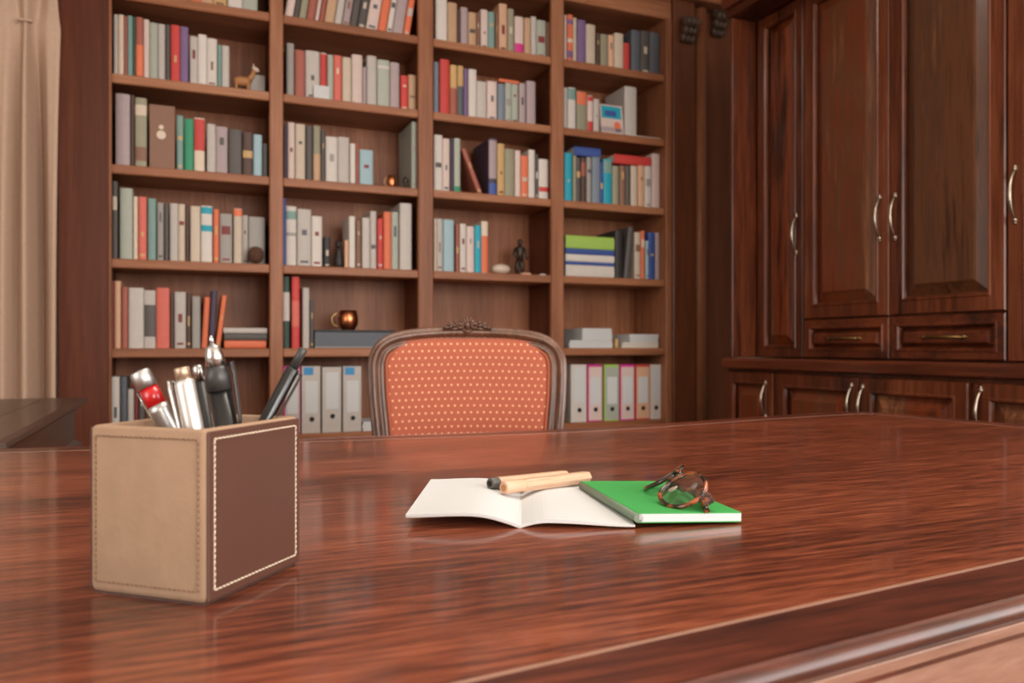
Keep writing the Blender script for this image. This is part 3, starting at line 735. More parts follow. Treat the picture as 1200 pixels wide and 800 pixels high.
row(0, 's4', [(131,138,212,'DG'),(140,155.5,220,'GG'),(156,161.5,230,'CR'),(162,172,230,'SR'),(173,183,232,'TL'),(184,192,237,'G'),(192.5,198,238,'DG'),(199,209,238,'LG'),(209,217,239,'BE'),(217.5,222,240,'DB'),(223,235,241,'BE'),(235.5,249,241,'W',dict(deco=[(.86,.98,'CY'),(.55,.66,'CY')])),(250,257,245,'OR'),(257.5,272.5,250,'G'),(274,284,244,'BE',dict(deco=[(.86,.99,'OR')])),(284.5,292,250,'LG',dict(back=.045)),(292.5,312,252,'G',dict(back=.045))])
row(0, 's5', [(130,134,329,'DR'),(134,141.5,329,'PE'),(142,150,336,'RB'),(150.5,168.5,337,'LG'),(168.5,182.5,340,'LG',dict(deco=[(.2,.75,'DG')])),(183,199,337,'SR'),(199.5,204,342,'DB'),(204.5,218,342,'LG'),(218.5,224,343,'DB'),(225,235,347,'G'),(236,243,348,'OR',dict(lean=3)),(244,251,340,'DP',dict(lean=3)),(252,258,346,'OR',dict(lean=7))])
z = shz('s5')
z = lying(0, 's5', 263, 312, 399, 408, 'OR', None, 'orange book lying flat at the bottom of the pile on fifth shelf')
z = lying(0, 's5', 263, 313, 391, 399, 'DG', z, 'dark grey book lying flat in the middle of the small pile')
z = lying(0, 's5', 262, 313, 383.5, 390, 'LG', z, 'light grey book lying flat on top of the small pile')
row(0, 's6', [(130,140,441.5,'W'),(140.5,149,442,'SL'),(149.5,157,456,'LG'),(157.5,162,452,'DR'),(162.5,170,452,'DG')])
# second bay
row(1, 's1', [(333,343,-38,'PK'),(343.5,349,-40,'DG'),(349.5,358,-36,'OL'),(358.5,368,-34,'RB'),(368.5,373,-36,'PK'),(373.5,379,-34,'RB'),(379.5,391,-32,'TN'),(391.5,400,-30,'LG'),(400.5,409,-30,'MV'),(409.5,418,-30,'DG'),(418.5,428,-28,'DG'),(428.5,442,-26,'PK'),(442.5,452,-24,'OR'),(452.5,459,-24,'W'),(459.5,472,-20,'MV'),(472.5,480,-18,'OR')], lean=9)
row(1, 's2', [(336,345,50,'G'),(346,358,58,'RB'),(358.5,375,59,'LG'),(375.5,383,62,'PK',dict(deco=[(.3,.98,'RD')])),(384,391,64,'GG'),(391.5,401,64,'SR'),(401.5,412,67,'BE'),(412.5,425,64,'PK'),(425.5,430,78,'MV'),(430.5,442,65,'LG'),(442.5,457,70,'GG',dict(deco=[(.82,.88,'W')])),(457.5,468.5,73,'MV'),(470,479,88,'RD'),(479.5,489,87,'TN')])
row(1, 's3', [(333,337,145,'DP'),(337.5,346,143,'PK'),(346.5,358,145,'BE'),(359,367,147,'DG'),(367.5,376,147,'OL',dict(deco=[(.02,.5,'TN')])),(376.5,381.5,152,'DG'),(382,396,160,'W'),(396.5,410,160,'LG'),(410.5,417,168,'W'),(417.5,421.5,168,'RB'),(422,438,175,'LB'),(483,490,141,'GG')])
row(1, 's4', [(331,335,232,'BL'),(335.5,348,241,'W',dict(deco=[(.78,.92,'TL'),(.5,.56,'G')])),(348.5,365,245,'LG'),(365.5,378,253,'W'),(380,388,277,'BK'),(404.5,409,281,'PE'),(409.5,417,253,'W'),(417.5,423.5,258,'BR'),(424.5,434,255,'LG'),(434.5,442,247,'LG'),(442.5,449.5,256,'RD'),(450,459,248,'OR'),(459.5,468,248,'GG'),(469,483,238,'LG')], lean=0)
row(1, 's5', [(332,340,321,'DT',dict(deco=[(.38,.78,'W')])),(342,351.5,322,'RD',dict(deco=[(.3,.66,'SR')])),(355,363,337,'LG'),(363.5,368,351,'DG')])
# third bay
row(2, 's1', [(511,524.5,-3,'W'),(525,536,3,'TN'),(536.5,540,12,'DB'),(540.5,549,8,'MV'),(549.5,559,14,'TN'),(559.5,563.5,14,'BR'),(564,572.5,11,'PK'),(573,581,13,'TL'),(581.5,585,14,'BR'),(585.5,595,4,'PE'),(595.5,603,10,'OL'),(604,614.5,19,'PK',dict(deco=[(.02,.3,'MG')])),(615,622.5,21,'TN'),(623,629.5,19,'LG'),(630,641,23,'GG'),(641.5,648,26,'BR')])
row(2, 's2', [(509,515,72,'GB'),(516,527.5,69,'RD'),(528,536,76,'OC',dict(deco=[(.03,.55,'RB')])),(536.5,543.5,77,'OC',dict(deco=[(.03,.6,'SL')])),(544,549,80,'PU'),(549.5,559,81,'W'),(559.5,571,95,'LG'),(571.5,583,95,'PK'),(584,592,98,'GB'),(592.5,600,97,'GG'),(600.5,608.5,97,'GG'),(609.5,617,97,'MV'),(617.5,628,95,'MV')])
lying(2, 's2', 585, 608, 90.5, 94.5, 'OR', onY(596, 97, YS).z+.001, 'slim orange book lying flat across two grey green books', d=.15)
row(2, 's3', [(509,519,158,'W'),(519.5,528,162,'PK'),(528.5,532,162,'DP'),(532.5,540,162,'GG',dict(deco=[(.02,.12,'GN')])),(561,567,177,'RB',dict(lean=-22)),(573.5,583,162,'DP',dict(deco=[(.03,.22,'BL'),(.3,.97,'MV')])),(583.5,592,168,'OC'),(592.5,604,174,'OL'),(604.5,611,176,'PK'),(611.5,620,182,'OR'),(620.5,628,175,'W'),(628.5,632,180,'DG'),(632.5,644,186,'W',dict(deco=[(.2,.32,'RD')]))])
row(2, 's4', [(509,512,256,'CR'),(512.5,520,256,'LG'),(520.5,533,257,'LB'),(535,539,262,'RB'),(539.5,547,262,'W'),(547.5,556.5,265,'PK'),(557,564.5,264,'CY'),(565,573,259,'CR',dict(deco=[(.02,.72,'OR')]))])
# bay next to the cupboards
row(3, 's1', [(662,665,17,'PK'),(665.5,672,17,'OR',dict(deco=[(.8,.9,'PU'),(.42,.5,'CR'),(.1,.25,'PU')])),(672.5,677,20,'BE'),(677.5,687.5,23,'PU'),(688,699,28,'BE'),(700,704,38,'DB'),(704.5,713,40,'OL'),(713.5,720,41,'PE'),(720.5,731,39,'BE'),(731.5,739,50,'RD'),(741,751.5,35,'SL'),(752,762,36,'DG'),(762.5,774,38,'SL')])
row(3, 's2', [(662,666,102,'LG'),(666.5,676,102,'W',dict(deco=[(.72,.98,'TL')])),(677,688.5,107,'OL',dict(deco=[(.68,.99,'OR')])),(689,695.5,112,'PK',dict(deco=[(.01,.3,'RD'),(.85,.98,'RD')])),(696,703,116,'LG')])
row(3, 's3', [(662,671,179,'CY'),(672,676,182,'OL'),(676.5,682,184,'DG'),(682.5,688,184,'DB',dict(deco=[(.6,.9,'RB')])),(688.5,694,184,'G'),(694.5,704,184,'GB'),(704.5,708,190,'BL'),(708.5,718.5,186,'CY',dict(deco=[(.7,.97,'TL')])),(719,726.5,194,'OL'),(727,733.5,194,'BR'),(734,740,194,'DG'),(740.5,748,194,'BE'),(748.5,756,194,'PE'),(756.5,764.5,194,'W'),(765,774,180,'PK')])
lying(3, 's3', 673, 704, 170, 180.5, 'BL', onY(690, 183.6, YS).z+.002, 'blue book lying flat across upright books next to cyan book', d=.17)
lying(3, 's3', 720, 763, 180, 191, 'RD', onY(741, 193.4, YS).z+.002, 'red book lying flat across upright books in cupboard-side bay', d=.15)
row(3, 's4', [(722,731,270,'BK'),(731.5,738,266,'DG',dict(lean=6)),(745,752,272,'BE'),(752.5,757,270,'OR'),(757.5,760.5,282,'LB'),(761,769,272,'BL'),(769.5,775,272,'MV')])
z = None
for y0, y1, c, lb in ((307,321,'W','thick white book at the bottom of the flat pile under blue'),(303.5,307,'BL','thin blue book between two white books in the flat pile'),(295,303.5,'W','white book in the flat pile between two blue books'),(288.5,295,'BL','blue book in the flat pile directly under the lime green book'),(273.5,288.5,'LM','thick lime green book on top of the flat pile')):
    z = lying(3, 's4', 663, 720, y0, y1, c, z, lb)
# big white volume, face-out picture book and flat white booklet beside it
def fbox(name, bay, key, x0, x1, y0, d, mat, label, cat, z0=None, dy=0.):
    xa, xb = onY(x0, H, YS).x, onY(x1, H, YS).x; zb = shz(key) if z0 is None else z0; zt = onY((x0+x1)/2, y0, YS).z
    o = MB().box(xa, xb, YS+dy, YS+dy+d, zb, zt, b=.0015).build(name, mat); tag(o, label, cat); return o
bigw = book_mesh(onY(749, H, YS).x-onY(735, H, YS).x, .20, onY(742, 100, YS).z-shz('s2')-.009).build('book', [BM['LG'], M['pages']]); bigw.location = (onY(735, H, YS).x, YS+.02, shz('s2')+.0085)
tag(bigw, 'big light grey volume standing apart on a white booklet', 'book')
lying(3, 's2', 733.5, 777, 158, 161, 'W', None, 'flat white booklet under the big light grey volume', d=.23)
def faceout():
    p0 = onY(705.5, H, YS).x; p1 = onY(732, H, YS).x; zb = shz('s2'); h = onY(718, 121, YS).z-zb; w_ = p1-p0
    t = thing('picture_book', 'face-out paperback with blue and red cover, leaning', 'book', M=Matrix.Translation((p0, YS+.004, zb)) @ Matrix.Rotation(-.13, 4, 'X'))
    MB().box(0, w_, 0, .012, .002, h, b=.001).build('cover', BM['PK'], t)
    MB().box(w_*.06, w_*.92, -.0008, .0, h*.55, h*.95).build('blue_panel', BM['CY'], t)
    MB().box(w_*.2, w_*.7, -.0012, -.0008, h*.62, h*.8).build('blue_patch', BM['BL'], t)
    MB().lathe([(0, .019), (.0014, .019)], (w_*.72, -.0014, h*.33), (0, 1, 0), 20, sm=False).build('red_disc', BM['OR'], t)
    MB().box(0, w_*.95, -.0006, 0, h*.10, h*.26).build('title_strip', BM['MV'], t)
    MB().box(w_*.62, w_*.85, -.0012, -.0006, h*.13, h*.23).build('dark_mark', BM['SL'], t)
faceout()

# ------------------------------------------------------------------ binders
def binder(x0, x1, yt, body, label_lbl, lab=(.30,.78), tab=None, edge=None, hole=.21):
    xa, xb = onY(x0, H, YS).x+.0006, min(onY(x1, H, YS).x-.0006, X4-.0015); zb = shz('s6'); w_ = xb-xa; h = min(onY((x0+x1)/2, yt, YS).z-zb, SH['s5']-ST/2-zb-.006)
    t = thing('ring_binder', label_lbl, 'binder', (xa, YS, zb), group='ring binders')
    m = MB(); k = .0025
    m.box(0, w_, 0, k, 0, h, 0, b=.0008); m.box(0, k, k, .25, 0, h); m.box(w_-k, w_, k, .25, 0, h)
    m.build('cover', BM[edge or body], t)
    if edge:
        MB().box(.007, w_-.003, -.0006, .0, .006, h-.012).build('spine_face', BM[body], t)
    MB().box(k+.004, w_-k-.004, .03, .24, .006, h-.02).build('paper_fill', M['pages'], t)
    MB().box(w_*.2, w_*.86, -.0012, -.0004, h*lab[0], h*lab[1], b=.0002).build('spine_label', M['paper'], t)
    if tab: MB().box(w_*.1, w_*.62, -.0016, -.0005, h*.87, h*.985).build('colour_tab', BM[tab], t)
    q = MB(); q.lathe([(0, .0115), (.0012, .0115)], (w_*.54, -.0018, h*hole), (0, 1, 0), 20, sm=False); q.build('finger_ring', M['silver'], t)
    MB().lathe([(0, .0085), (.0012, .0085)], (w_*.54, -.0024, h*hole), (0, 1, 0), 20, sm=False).build('finger_hole', M['dark'], t)
BM['TB'] = plain('blue_tab', (48,138,192), .5); 
binder(332, 352, 429, 'LG', 'white binder with magenta cover beside the pens', edge='MG')
binder(353.5, 375.5, 429, 'LG', 'grey binder with blue tab next to the magenta binder', tab='TB')
binder(377.5, 400, 430, 'LG', 'plain light grey binder between two blue-tabbed binders', lab=(.36,.92), hole=.25)
binder(402, 423.5, 429, 'LG', 'grey binder with blue tab nearest the chair back', tab='TB')
binder(669, 687.5, 427, 'W', 'white binder between the chair and the pink binder', lab=(.34,.94))
binder(688.5, 706, 427, 'PK', 'pale pink binder with magenta edge, second of the coloured row', edge='MG')
binder(708, 725.5, 427, 'GG', 'white-labelled lime green binder in the coloured row', edge='LM')
binder(726.5, 743.5, 427, 'PK', 'purple-pink binder between the green and the orange-red', edge='MG')
binder(744.5, 761.5, 427, 'PE', 'orange-red binder next to the white binder at row end', edge='RD')
binder(762.2, 778, 427, 'W', 'white binder at the cupboard end of the coloured row', lab=(.34,.94))

# ------------------------------------------------------------------ shelf ornaments
def mug(name, label, px, py, r, h, key=None, z=None, ang=0., Yoff=.05):
    p = onY(px, py, YS+Yoff); zb = z if z is not None else shz(key)
    t = thing(name, label, 'mug', (p.x, p.y, zb), ang)
    MB().lathe([(0, r*.62), (.002, r*.7), (h*.3, r*1.0), (h*.6, r*1.04), (h, r*.86), (h, r*.80), (h*.6, r*.97), (h*.1, r*.65)], (0,0,0), (0,0,1), 24).build('body', M['copper'], t)
    hd = [(-r*.95-r*.75*math.sin(a), 0, h*.5+h*.34*math.cos(a)) for a in [PI*k/10 for k in range(11)]]
    MB().tube(hd, r*.09, 8).build('handle', M['brassy'], t)
# document box with the big copper mug on top
xa, xb = onY(369, H, YS).x, onY(462, H, YS).x; zb = shz('s5'); zt = onY(410, 387.5, YS).z
t = thing('document_box', 'flat grey document box with black lid under the copper mug', 'box', (xa, YS, zb))
MB().box(0, xb-xa, .004, .22, 0, zt-zb-.005, b=.002).build('body', BM['SL'], t)
MB().box(-.004, xb-xa+.004, 0, .224, zt-zb-.004, zt-zb+.004, b=.001).build('lid', BM['BK'], t)
MB().box(.0, xb-xa, -.002, .003, .001, .006).build('base_strip', BM['G'], t)
mug('copper_mug', 'round copper mug standing on the grey document box', 408, 380, .042, .085, z=zt+.0045)
mug('copper_cup', 'small copper cup on the third shelf of second bay', 459, 210, .019, .055, key='s3', Yoff=.02)
p = onY(475, 210, YS+.03)
tag(MB().lathe([(0,.014),(.004,.016),(.012,.006),(.03,.008),(.045,.013),(.058,.004)], (p.x, p.y, shz('s3')), (0,0,1), 12).build('figurine', M['bronze']), 'tiny dark figurine beside the small copper cup', 'figurine')
# leaning dark picture board in front of book backs on the fourth shelf of the second bay
p = onY(397, 300, YS+.03)
t = thing('cat_figurine', 'black cat-like figurine among the books, beside the black book', 'figurine', (p.x, p.y, shz('s4')))
MB().lathe([(0,.018),(.02,.021),(.05,.017),(.075,.010),(.085,.011)], (0,0,0), (0,0,1), 14).build('body', BM['BK'], t)
m = MB(); m.ball((-.003,-.006,.100), (.014,.015,.015), 12, 8); m.lathe([(0,.005),(.016,.0005)], (-.010,-.004,.110), (-.2,0,1), 8); m.lathe([(0,.005),(.016,.0005)], (.005,-.004,.110), (.2,0,1), 8); m.build('head', BM['BK'], t)
# tan wooden animal and white boxes, second shelf, curtain bay
p = onY(284, 90, YS+.03)
t = thing('wooden_horse', 'small tan wooden animal with pale head on the second shelf', 'figurine', (p.x, p.y, shz('s2')))
m = MB(); m.ball((0,0,.048), (.036,.018,.020), 14, 8); m.build('body', M['tanw'], t)
for lx in (-.024, .022):
    for ly_ in (-.009, .009): MB().lathe([(0,.006),(.02,.005),(.045,.008)], (lx, ly_, 0), (0,0,1), 8).build('leg', M['tanw'], t)
m = MB(); m.tube([(.026,0,.055),(.040,0,.078),(.046,0,.098)], [.013,.010,.008], 10); m.build('neck', M['tanw'], t)
m = MB(); m.ball((.052,0,.104), (.017,.009,.010), 10, 6, rot=Matrix.Rotation(.5, 3, 'Y')); m.lathe([(0,.004),(.014,.001)], (.044,.004,.111), (0,.1,1), 6); m.lathe([(0,.004),(.014,.001)], (.044,-.004,.111), (0,-.1,1), 6); m.build('head', M['cream'], t)
fbox('white_box', 0, 's2', 295, 313, 80, .07, BM['LG'], 'small pale box behind the wooden animal on second shelf', 'box', dy=.085)
# brown emblem box and flat booklet, third shelf
o = fbox('keepsake_box', 0, 's3', 175, 205, 123, .16, BM['BR'], 'brown box with a pale round emblem on the third shelf', 'box', dy=.003)
c = onY(189, 158, YS+.003)
q = MB().lathe([(0,.017),(.001,.017)], (c.x, c.y-.001, c.z), (0,1,0), 20, sm=False); q.lathe([(0,.009),(.001,.009)], (c.x, c.y-.0014, c.z+.03), (0,1,0), 16, sm=False); q.build('emblem', BM['CR'], o)
# brown fibre ball, fourth shelf
p = onY(300, 300, YS-.014)
def cone_ball(label, p, r, z):
    t = thing('pine_cone', label, 'pine cone', (p.x, p.y, z))
    m = MB(); m.ball((0,0,r), (r*.85,r*.85,r), 12, 8); m.build('core', M['wovenb'], t)
    for k in range(44):
        a = k*2.399; h = .12+.8*k/44; rr = r*.86*math.sqrt(max(1-(2*h-1)**2, .05))
        s_ = MB().ball((0,0,0), (r*.20, r*.06, r*.14), 6, 4)
        s_.build('scale', M['wovenb'], t, M=Matrix.Translation((rr*math.cos(a), rr*math.sin(a), 2*r*h)) @ Matrix.Rotation(a+PI/2, 4, 'Z') @ Matrix.Rotation(.7, 4, 'X'))
cone_ball('round brown pine cone in front of the grey books on fourth shelf', onY(300, 290, YS), .036, shz('s4')+.003)
for o in [x for x in bpy.data.objects if x.get('category') == 'pine cone']: o.location.y = BY+.040
# white card standing before the books, second bay second shelf
c0, c1 = onY(367.5, 115, BY+.031), onY(386, 98, BY+.031)
tag(MB().box(c0.x, c1.x, BY+.030, BY+.0335, shz('s2'), shz('s2')+.060, b=.0005).build('white_card', M['paper']), 'small white card propped against books on the second shelf', 'card')
# third bay, fourth shelf: pale stone, dark figure, orange and white trinkets
p = onY(587, 312, YS+.03)
tag(MB().ball((p.x, p.y, shz('s4')+.0245), (.046,.028,.024), 18, 10).build('pale_stone', M['cream']), 'pale rounded stone in front of the dark figure', 'stone')
p = onY(609, 300, YS+.12)
t = thing('bronze_statuette', 'dark bronze statuette behind the pale stone', 'statuette', (p.x, p.y, shz('s4')))
MB().box(-.035, .035, -.03, .03, 0, .015, b=.003).build('base', M['bronze'], t)
m = MB(); m.tube([(-.012,0,.012),(-.014,.004,.05),(-.004,0,.085)], [.009,.011,.013], 10); m.tube([(.014,0,.012),(.014,.002,.05),(.004,0,.085)], [.009,.011,.013], 10)
m.tube([(0,0,.08),(0,-.002,.11),(0,0,.14),(0,0,.152)], [.018,.017,.024,.010], 12); m.ball((0,-.002,.167), (.013,.014,.017), 12, 8)
m.tube([(-.022,0,.138),(-.034,-.006,.11),(-.020,-.02,.092)], [.008,.007,.006], 8); m.tube([(.022,0,.138),(.036,0,.115),(.034,-.008,.085)], [.008,.007,.006], 8)
m.build('figure', M['bronze'], t)
p = onY(618, 318, YS+.005)
tag(MB().box(p.x-.028, p.x+.02, p.y, p.y+.03, shz('s4'), shz('s4')+.010, b=.003).build('pencil_case', BM['PE']), 'small flat peach case lying at the shelf front', 'case')
p = onY(637, 318, YS+.005)
tag(MB().box(p.x-.016, p.x+.012, p.y, p.y+.02, shz('s4'), shz('s4')+.008, b=.002).build('white_tin', M['paper']), 'tiny white tin beside the flat peach case', 'tin')
# loose papers
def sheets(x0, x1, y0, y1, key, n, label, mat, d=.22, dy=.0, z0=None):
    xa, xb = onY(x0, H, YS).x, onY(x1, H, YS).x; zb = shz(key) if z0 is None else z0
    h = (y1-y0)*(onY((x0+x1)/2, 0, YS)-onY((x0+x1)/2, 1, YS)).z
    t = thing('paper_stack', label, 'papers', ((xa+xb)/2, YS+dy+d/2, zb))
    for k in range(n):
        a = R.uniform(-.012, .012); sx = (xb-xa)/2*R.uniform(.94, 1)
        MB().box(-sx, sx, -d/2*R.uniform(.96, 1), d/2, 0, h/n-.0006, b=.0006).build('sheaf', mat, t, M=Matrix.Translation((0, 0, k*h/n)) @ Matrix.Rotation(a, 4, 'Z'))
    return zb+h+.0003
z = sheets(667, 719, 399, 408, 's5', 3, 'low wide sheaf of white papers above the pink binders', M['paper'])
sheets(682, 718, 385, 399, 's5', 4, 'tall stack of white papers on the wide sheaf', M['paper'], d=.20, z0=z)
fbox('black_folder', 3, 's5', 664, 678, 387, .02, BM['BK'], 'black folder standing behind the white papers', 'folder', dy=.235)
z = sheets(729, 772, 402.5, 409, 's5', 2, 'low sheaf of pale papers at the cupboard end', M['pages'])
sheets(738, 772, 393, 402.5, 's5', 3, 'curled white papers on the pale sheaf', M['paper'], d=.19, z0=z)
p = onY(723, 403, YS)
tag(MB().box(p.x-.009, p.x+.008, p.y, p.y+.04, shz('s5'), shz('s5')+.045, b=.002).build('tape_box', BM['OC']), 'small ochre carton between two stacks of papers', 'carton')
sheets(600, 643, 396, 409, 's5', 4, 'stack of white papers partly behind the chair back', M['paper'])
z = sheets(598, 644, 388, 390, 's5', 1, 'dark folder on the papers behind the chair', BM['DG'], z0=onY(621, 396, YS).z+.001) if False else None
p = onY(433, 500, YS)
t = sheets(425, 452, 498, 509, 's6', 3, 'crumpled white papers beside the blue-tabbed binder', M['paper'], d=.18)

# ------------------------------------------------------------------ leather pen cup
pc = onZ(240, 711, DZ); AU = math.radians(49)
uX = Vector((math.cos(AU), math.sin(AU), 0)); W1, W2, HC = .094, .084, .1015
def cup():
    # local x along the leather face (from the near corner), local y along the suede face
    t = thing('pen_cup', 'square suede and brown leather pen cup with cream stitching', 'pen holder', (pc.x, pc.y, DZ), AU)
    wt = .0045; r = .003
    def rr(x0, x1, y0, y1, z, rad):
        out = []
        for cx, cy, a0 in ((x1-rad, y1-rad, 0), (x0+rad, y1-rad, PI/2), (x0+rad, y0+rad, PI), (x1-rad, y0+rad, 1.5*PI)):
            for k in range(5): a = a0+PI/2*k/4; out.append(Vector((cx+rad*math.cos(a), cy+rad*math.sin(a), z)))
        return out
    o = lambda d, z: rr(-d, W1+d, -d, W2+d, z, r)
    m = MB().loft([o(-.0025,.0008), o(-.0008,.0022), o(0,.005), o(0,HC-.002), o(-.0008,HC-.0006), o(-.002,HC), o(-wt+.001,HC), o(-wt,HC-.0015), o(-wt,.005), o(-wt-.0005,.004)], True, True, sm=True)
    m.build('body', M['suede'], t)
    MB().box(wt+.0005, W1-wt-.0005, wt+.0005, W2-wt-.0005, .0042, .006).build('inner_base', M['inside'], t)
    MB().box(.0015, W1-.0015, .0015, W2-.0015, 0, .0012).build('base_pad', M['leatherE'], t)
    # leather sheets on the two x faces, suede on the two y faces
    for y, sg in ((0, -1), (W2, 1)):
        ys = sorted((y, y+sg*.0016)); MB().box(.0014, W1-.0006, ys[0], ys[1], .0022, HC-.0014, b=.0006).build('leather_panel', M['leather'], t)
    def stitch(fn, L, Z, mat, z0=.006, ins=.006, nm='stitching'):
        q = MB(); segs = []
        a0, a1, b0, b1 = ins, L-ins, z0+.002, Z-.006
        for (p, q_) in (((a0,b0),(a1,b0)),((a1,b0),(a1,b1)),((a1,b1),(a0,b1)),((a0,b1),(a0,b0))):
            ln = math.hypot(q_[0]-p[0], q_[1]-p[1]); n = int(ln/.0034)
            for k in range(n):
                u0, u1 = (k+.08)/n, (k+.92)/n
                tx, tz = (q_[0]-p[0])/ln, (q_[1]-p[1])/ln; s_ = .00028
                A = (p[0]+tx*ln*u0-tz*s_, p[1]+tz*ln*u0+tx*s_); B = (p[0]+tx*ln*u1+tz*s_, p[1]+tz*ln*u1-tx*s_)
                q.tube([fn(*A, .0), fn((A[0]+B[0])/2, (A[1]+B[1])/2, .00045), fn(*B, .0)], .00052, 5)
        ob = q.build(nm, mat, t); ob['kind'] = 'stuff'
    stitch(lambda a, b, o_: (a, -.0016-o_, b), W1, HC, M['thread'])
    stitch(lambda a, b, o_: (-.0001-o_, a, b), W2, HC, M['suedeT'], ins=.0045)
    stitch(lambda a, b, o_: (a, W2+.0016+o_, b), W1, HC, M['thread'])
cup()
Mc = Matrix.Translation((pc.x, pc.y, DZ)) @ Matrix.Rotation(AU, 4, 'Z'); Mi = Mc.inverted()
def pen_axis(tp, rp, dD, r, dF=0.):
    """pen top at pixel tp, crossing the rim at pixel rp, in the plane dD metres behind the cup's centre; foot kept inside the cup"""
    g = Mc @ Vector((W1/2, W2/2, 0)); D = g.x*S+g.y*C+dD
    top = atD(tp[0], tp[1], D); rm = atD(rp[0], rp[1], D); ax = rm-top
    foot = top+ax*((top.z-(DZ+.008+r))/(top.z-rm.z))
    foot += Vector((S, C, 0))*dF; lo = Mi @ foot; k = .0045+r+.0035
    lo.x = min(max(lo.x, k), W1-k); lo.y = min(max(lo.y, k), W2-k); foot = Mc @ lo
    ax = (top-foot); L_ = ax.length; ax.normalize()
    z = ax; x = Vector((C, -S, 0)); x = (x-z*x.dot(z)).normalized(); y = z.cross(x)
    return Matrix.Translation(foot) @ Matrix(((x.x,y.x,z.x,0),(x.y,y.y,z.y,0),(x.z,y.z,z.z,0),(0,0,0,1))), L_
def pen(label, ax, parts, clip=None):
    Mx, L_ = ax; t = thing('pen', label, 'pen', group='pens in the leather cup', M=Mx)
    for nm, prof, mat in parts:
        MB().lathe([(L_+a if a <= 0 else a, r) for a, r in prof], (0,0,0), (0,0,1), 20).build(nm, M[mat], t)
    if clip:
        a0, a1, ang, rr_, mat, wd = clip
        dx, dy = math.cos(ang), math.sin(ang); q = MB()
        pts = [(dx*(rr_-.001), dy*(rr_-.001), L_+a0), (dx*(rr_+.003), dy*(rr_+.003), L_+a0+.001), (dx*(rr_+.0032), dy*(rr_+.0032), L_+a0-.006), (dx*(rr_+.0022), dy*(rr_+.0022), L_+a1+.006), (dx*(rr_+.0008), dy*(rr_+.0008), L_+a1)]
        q.tube(pts, wd, 8, up=(dx, dy, 0), flat=.45); q.build('clip', M[mat], t)
E1 = .0001
# silver pen with a red window, leaning away from the box centre
pen('silver pen with red translucent window leaning toward the side desk', pen_axis((163, 435), (203, 500), -.010, .006),
    [('barrel', [(E1,.004),(.02,.0058),(-.030,.0058),(-.029,.0062),(-.0245,.0062)], 'satin'), ('red_window', [(-.0245,.0060),(-.012,.0060)], 'redp'), ('push_cap', [(-.012,.0064),(-.0015,.0062),(-.0002,.0054)], 'satin')],
    (-.0120, -.052, PI*.85, .006, 'silver', .0022))
pen('thick pearl-white metal pen with a short brass top', pen_axis((212.5, 430), (231, 500), -.026, .006),
    [('barrel', [(E1,.004),(.02,.0060),(-.011,.0060),(-.008,.0054)], 'white_pen'), ('top_cap', [(-.008,.0046),(-.001,.0046),(-.0002,.004)], 'champ')],
    (-.008, -.05, PI*1.0, .006, 'white_pen', .0026))
pen('slim chrome-topped pen with gold clip behind the pearl pen', pen_axis((231, 427), (240, 480), .012, .004),
    [('barrel', [(E1,.002),(.02,.0034),(-.011,.0034)], 'greyp'), ('push_cap', [(-.011,.0036),(-.002,.0034),(-.0003,.0022)], 'silver')],
    (-.012, -.05, PI*1.25, .0034, 'brassy', .0014))
pen('thick black pen with silver neck and pointed tip up', pen_axis((247, 393), (271, 498), .000, .007),
    [('barrel', [(E1,.005),(.02,.0072),(-.036,.0074)], 'blackp'), ('grip_band', [(-.036,.0078),(-.026,.0078),(-.024,.0070),(-.0205,.0066)], 'greyp'), ('neck', [(-.0205,.0064),(-.013,.0058),(-.008,.0046),(-.006,.0028)], 'silver'), ('tip', [(-.006,.0016),(-.002,.0014),(0,.0006)], 'silver')],
    (-.020, -.062, PI*.0, .0076, 'greyp', .0024))
pen('slim black ballpoint leaning toward the binders', pen_axis((356, 408), (313, 494), .040, .005, -.014),
    [('barrel', [(E1,.003),(.02,.0046),(-.016,.0046),(-.0155,.0040)], 'blackp'), ('push_button', [(-.0155,.0030),(-.001,.0030),(-.0002,.0024)], 'greyp')],
    (-.018, -.058, PI*1.93, .0046, 'greyp', .0016))

# ------------------------------------------------------------------ notebooks, pencils, glasses
def notebook():
    p = onZ(609.5, 619, DZ); rz = -TH-math.radians(1.0)
    t = thing('open_notebook', 'open white notebook with blank pages and lifted page half', 'notebook', (p.x, p.y, DZ), rz)
    Ln, Wd = .172, .094; N = 24
    def leaf(sg, top, thick_, nm, mat, y0=0., y1=Ln):
        a, b = [], []
        for k in range(N+1):
            u = k/N; x = sg*Wd*u; zt_ = top(u); th = thick_(u)
            a.append((x, zt_)); b.append((x, zt_-th))
        poly = a+b[::-1]
        rg = [[Vector((x, y, z)) for x, z in poly] for y in (y0, y1)]
        return MB().loft(rg, True, True, sm=False).build(nm, mat, t)
    def sm(u, a, b): v = min(max((u-a)/(b-a), 0), 1); return v*v*(3-2*v)
    lt = lambda u: .0026+.0100*math.sin(min(u/.46, 1)*PI/2)-.0014*sm(u, .5, 1)
    rt = lambda u: .0026+.0052*math.sin(min(u/.26, 1)*PI/2)-.0046*sm(u, .26, 1.0)
    leaf(-1, lt, lambda u: .0022-.0002*u, 'left_pages', M['paper'])
    leaf(1, rt, lambda u: .0020+.0008*sm(u, .0, .3)-.0016*sm(u, .3, 1), 'right_pages', M['paper'])
    leaf(-1, lambda u: lt(u)-.0023, lambda u: .0006, 'left_cover', M['pages'], .0005, Ln-.0005)
    leaf(1, lambda u: rt(u)-(.0020+.0008*sm(u, .0, .3)-.0016*sm(u, .3, 1))-.0001, lambda u: .0005, 'right_cover', M['pages'], .0005, Ln-.0005)
    MB().tube([(0, -.0002, .0016), (0, Ln+.0002, .0016)], .0015, 8).build('spine', M['paper'], t)
    return t
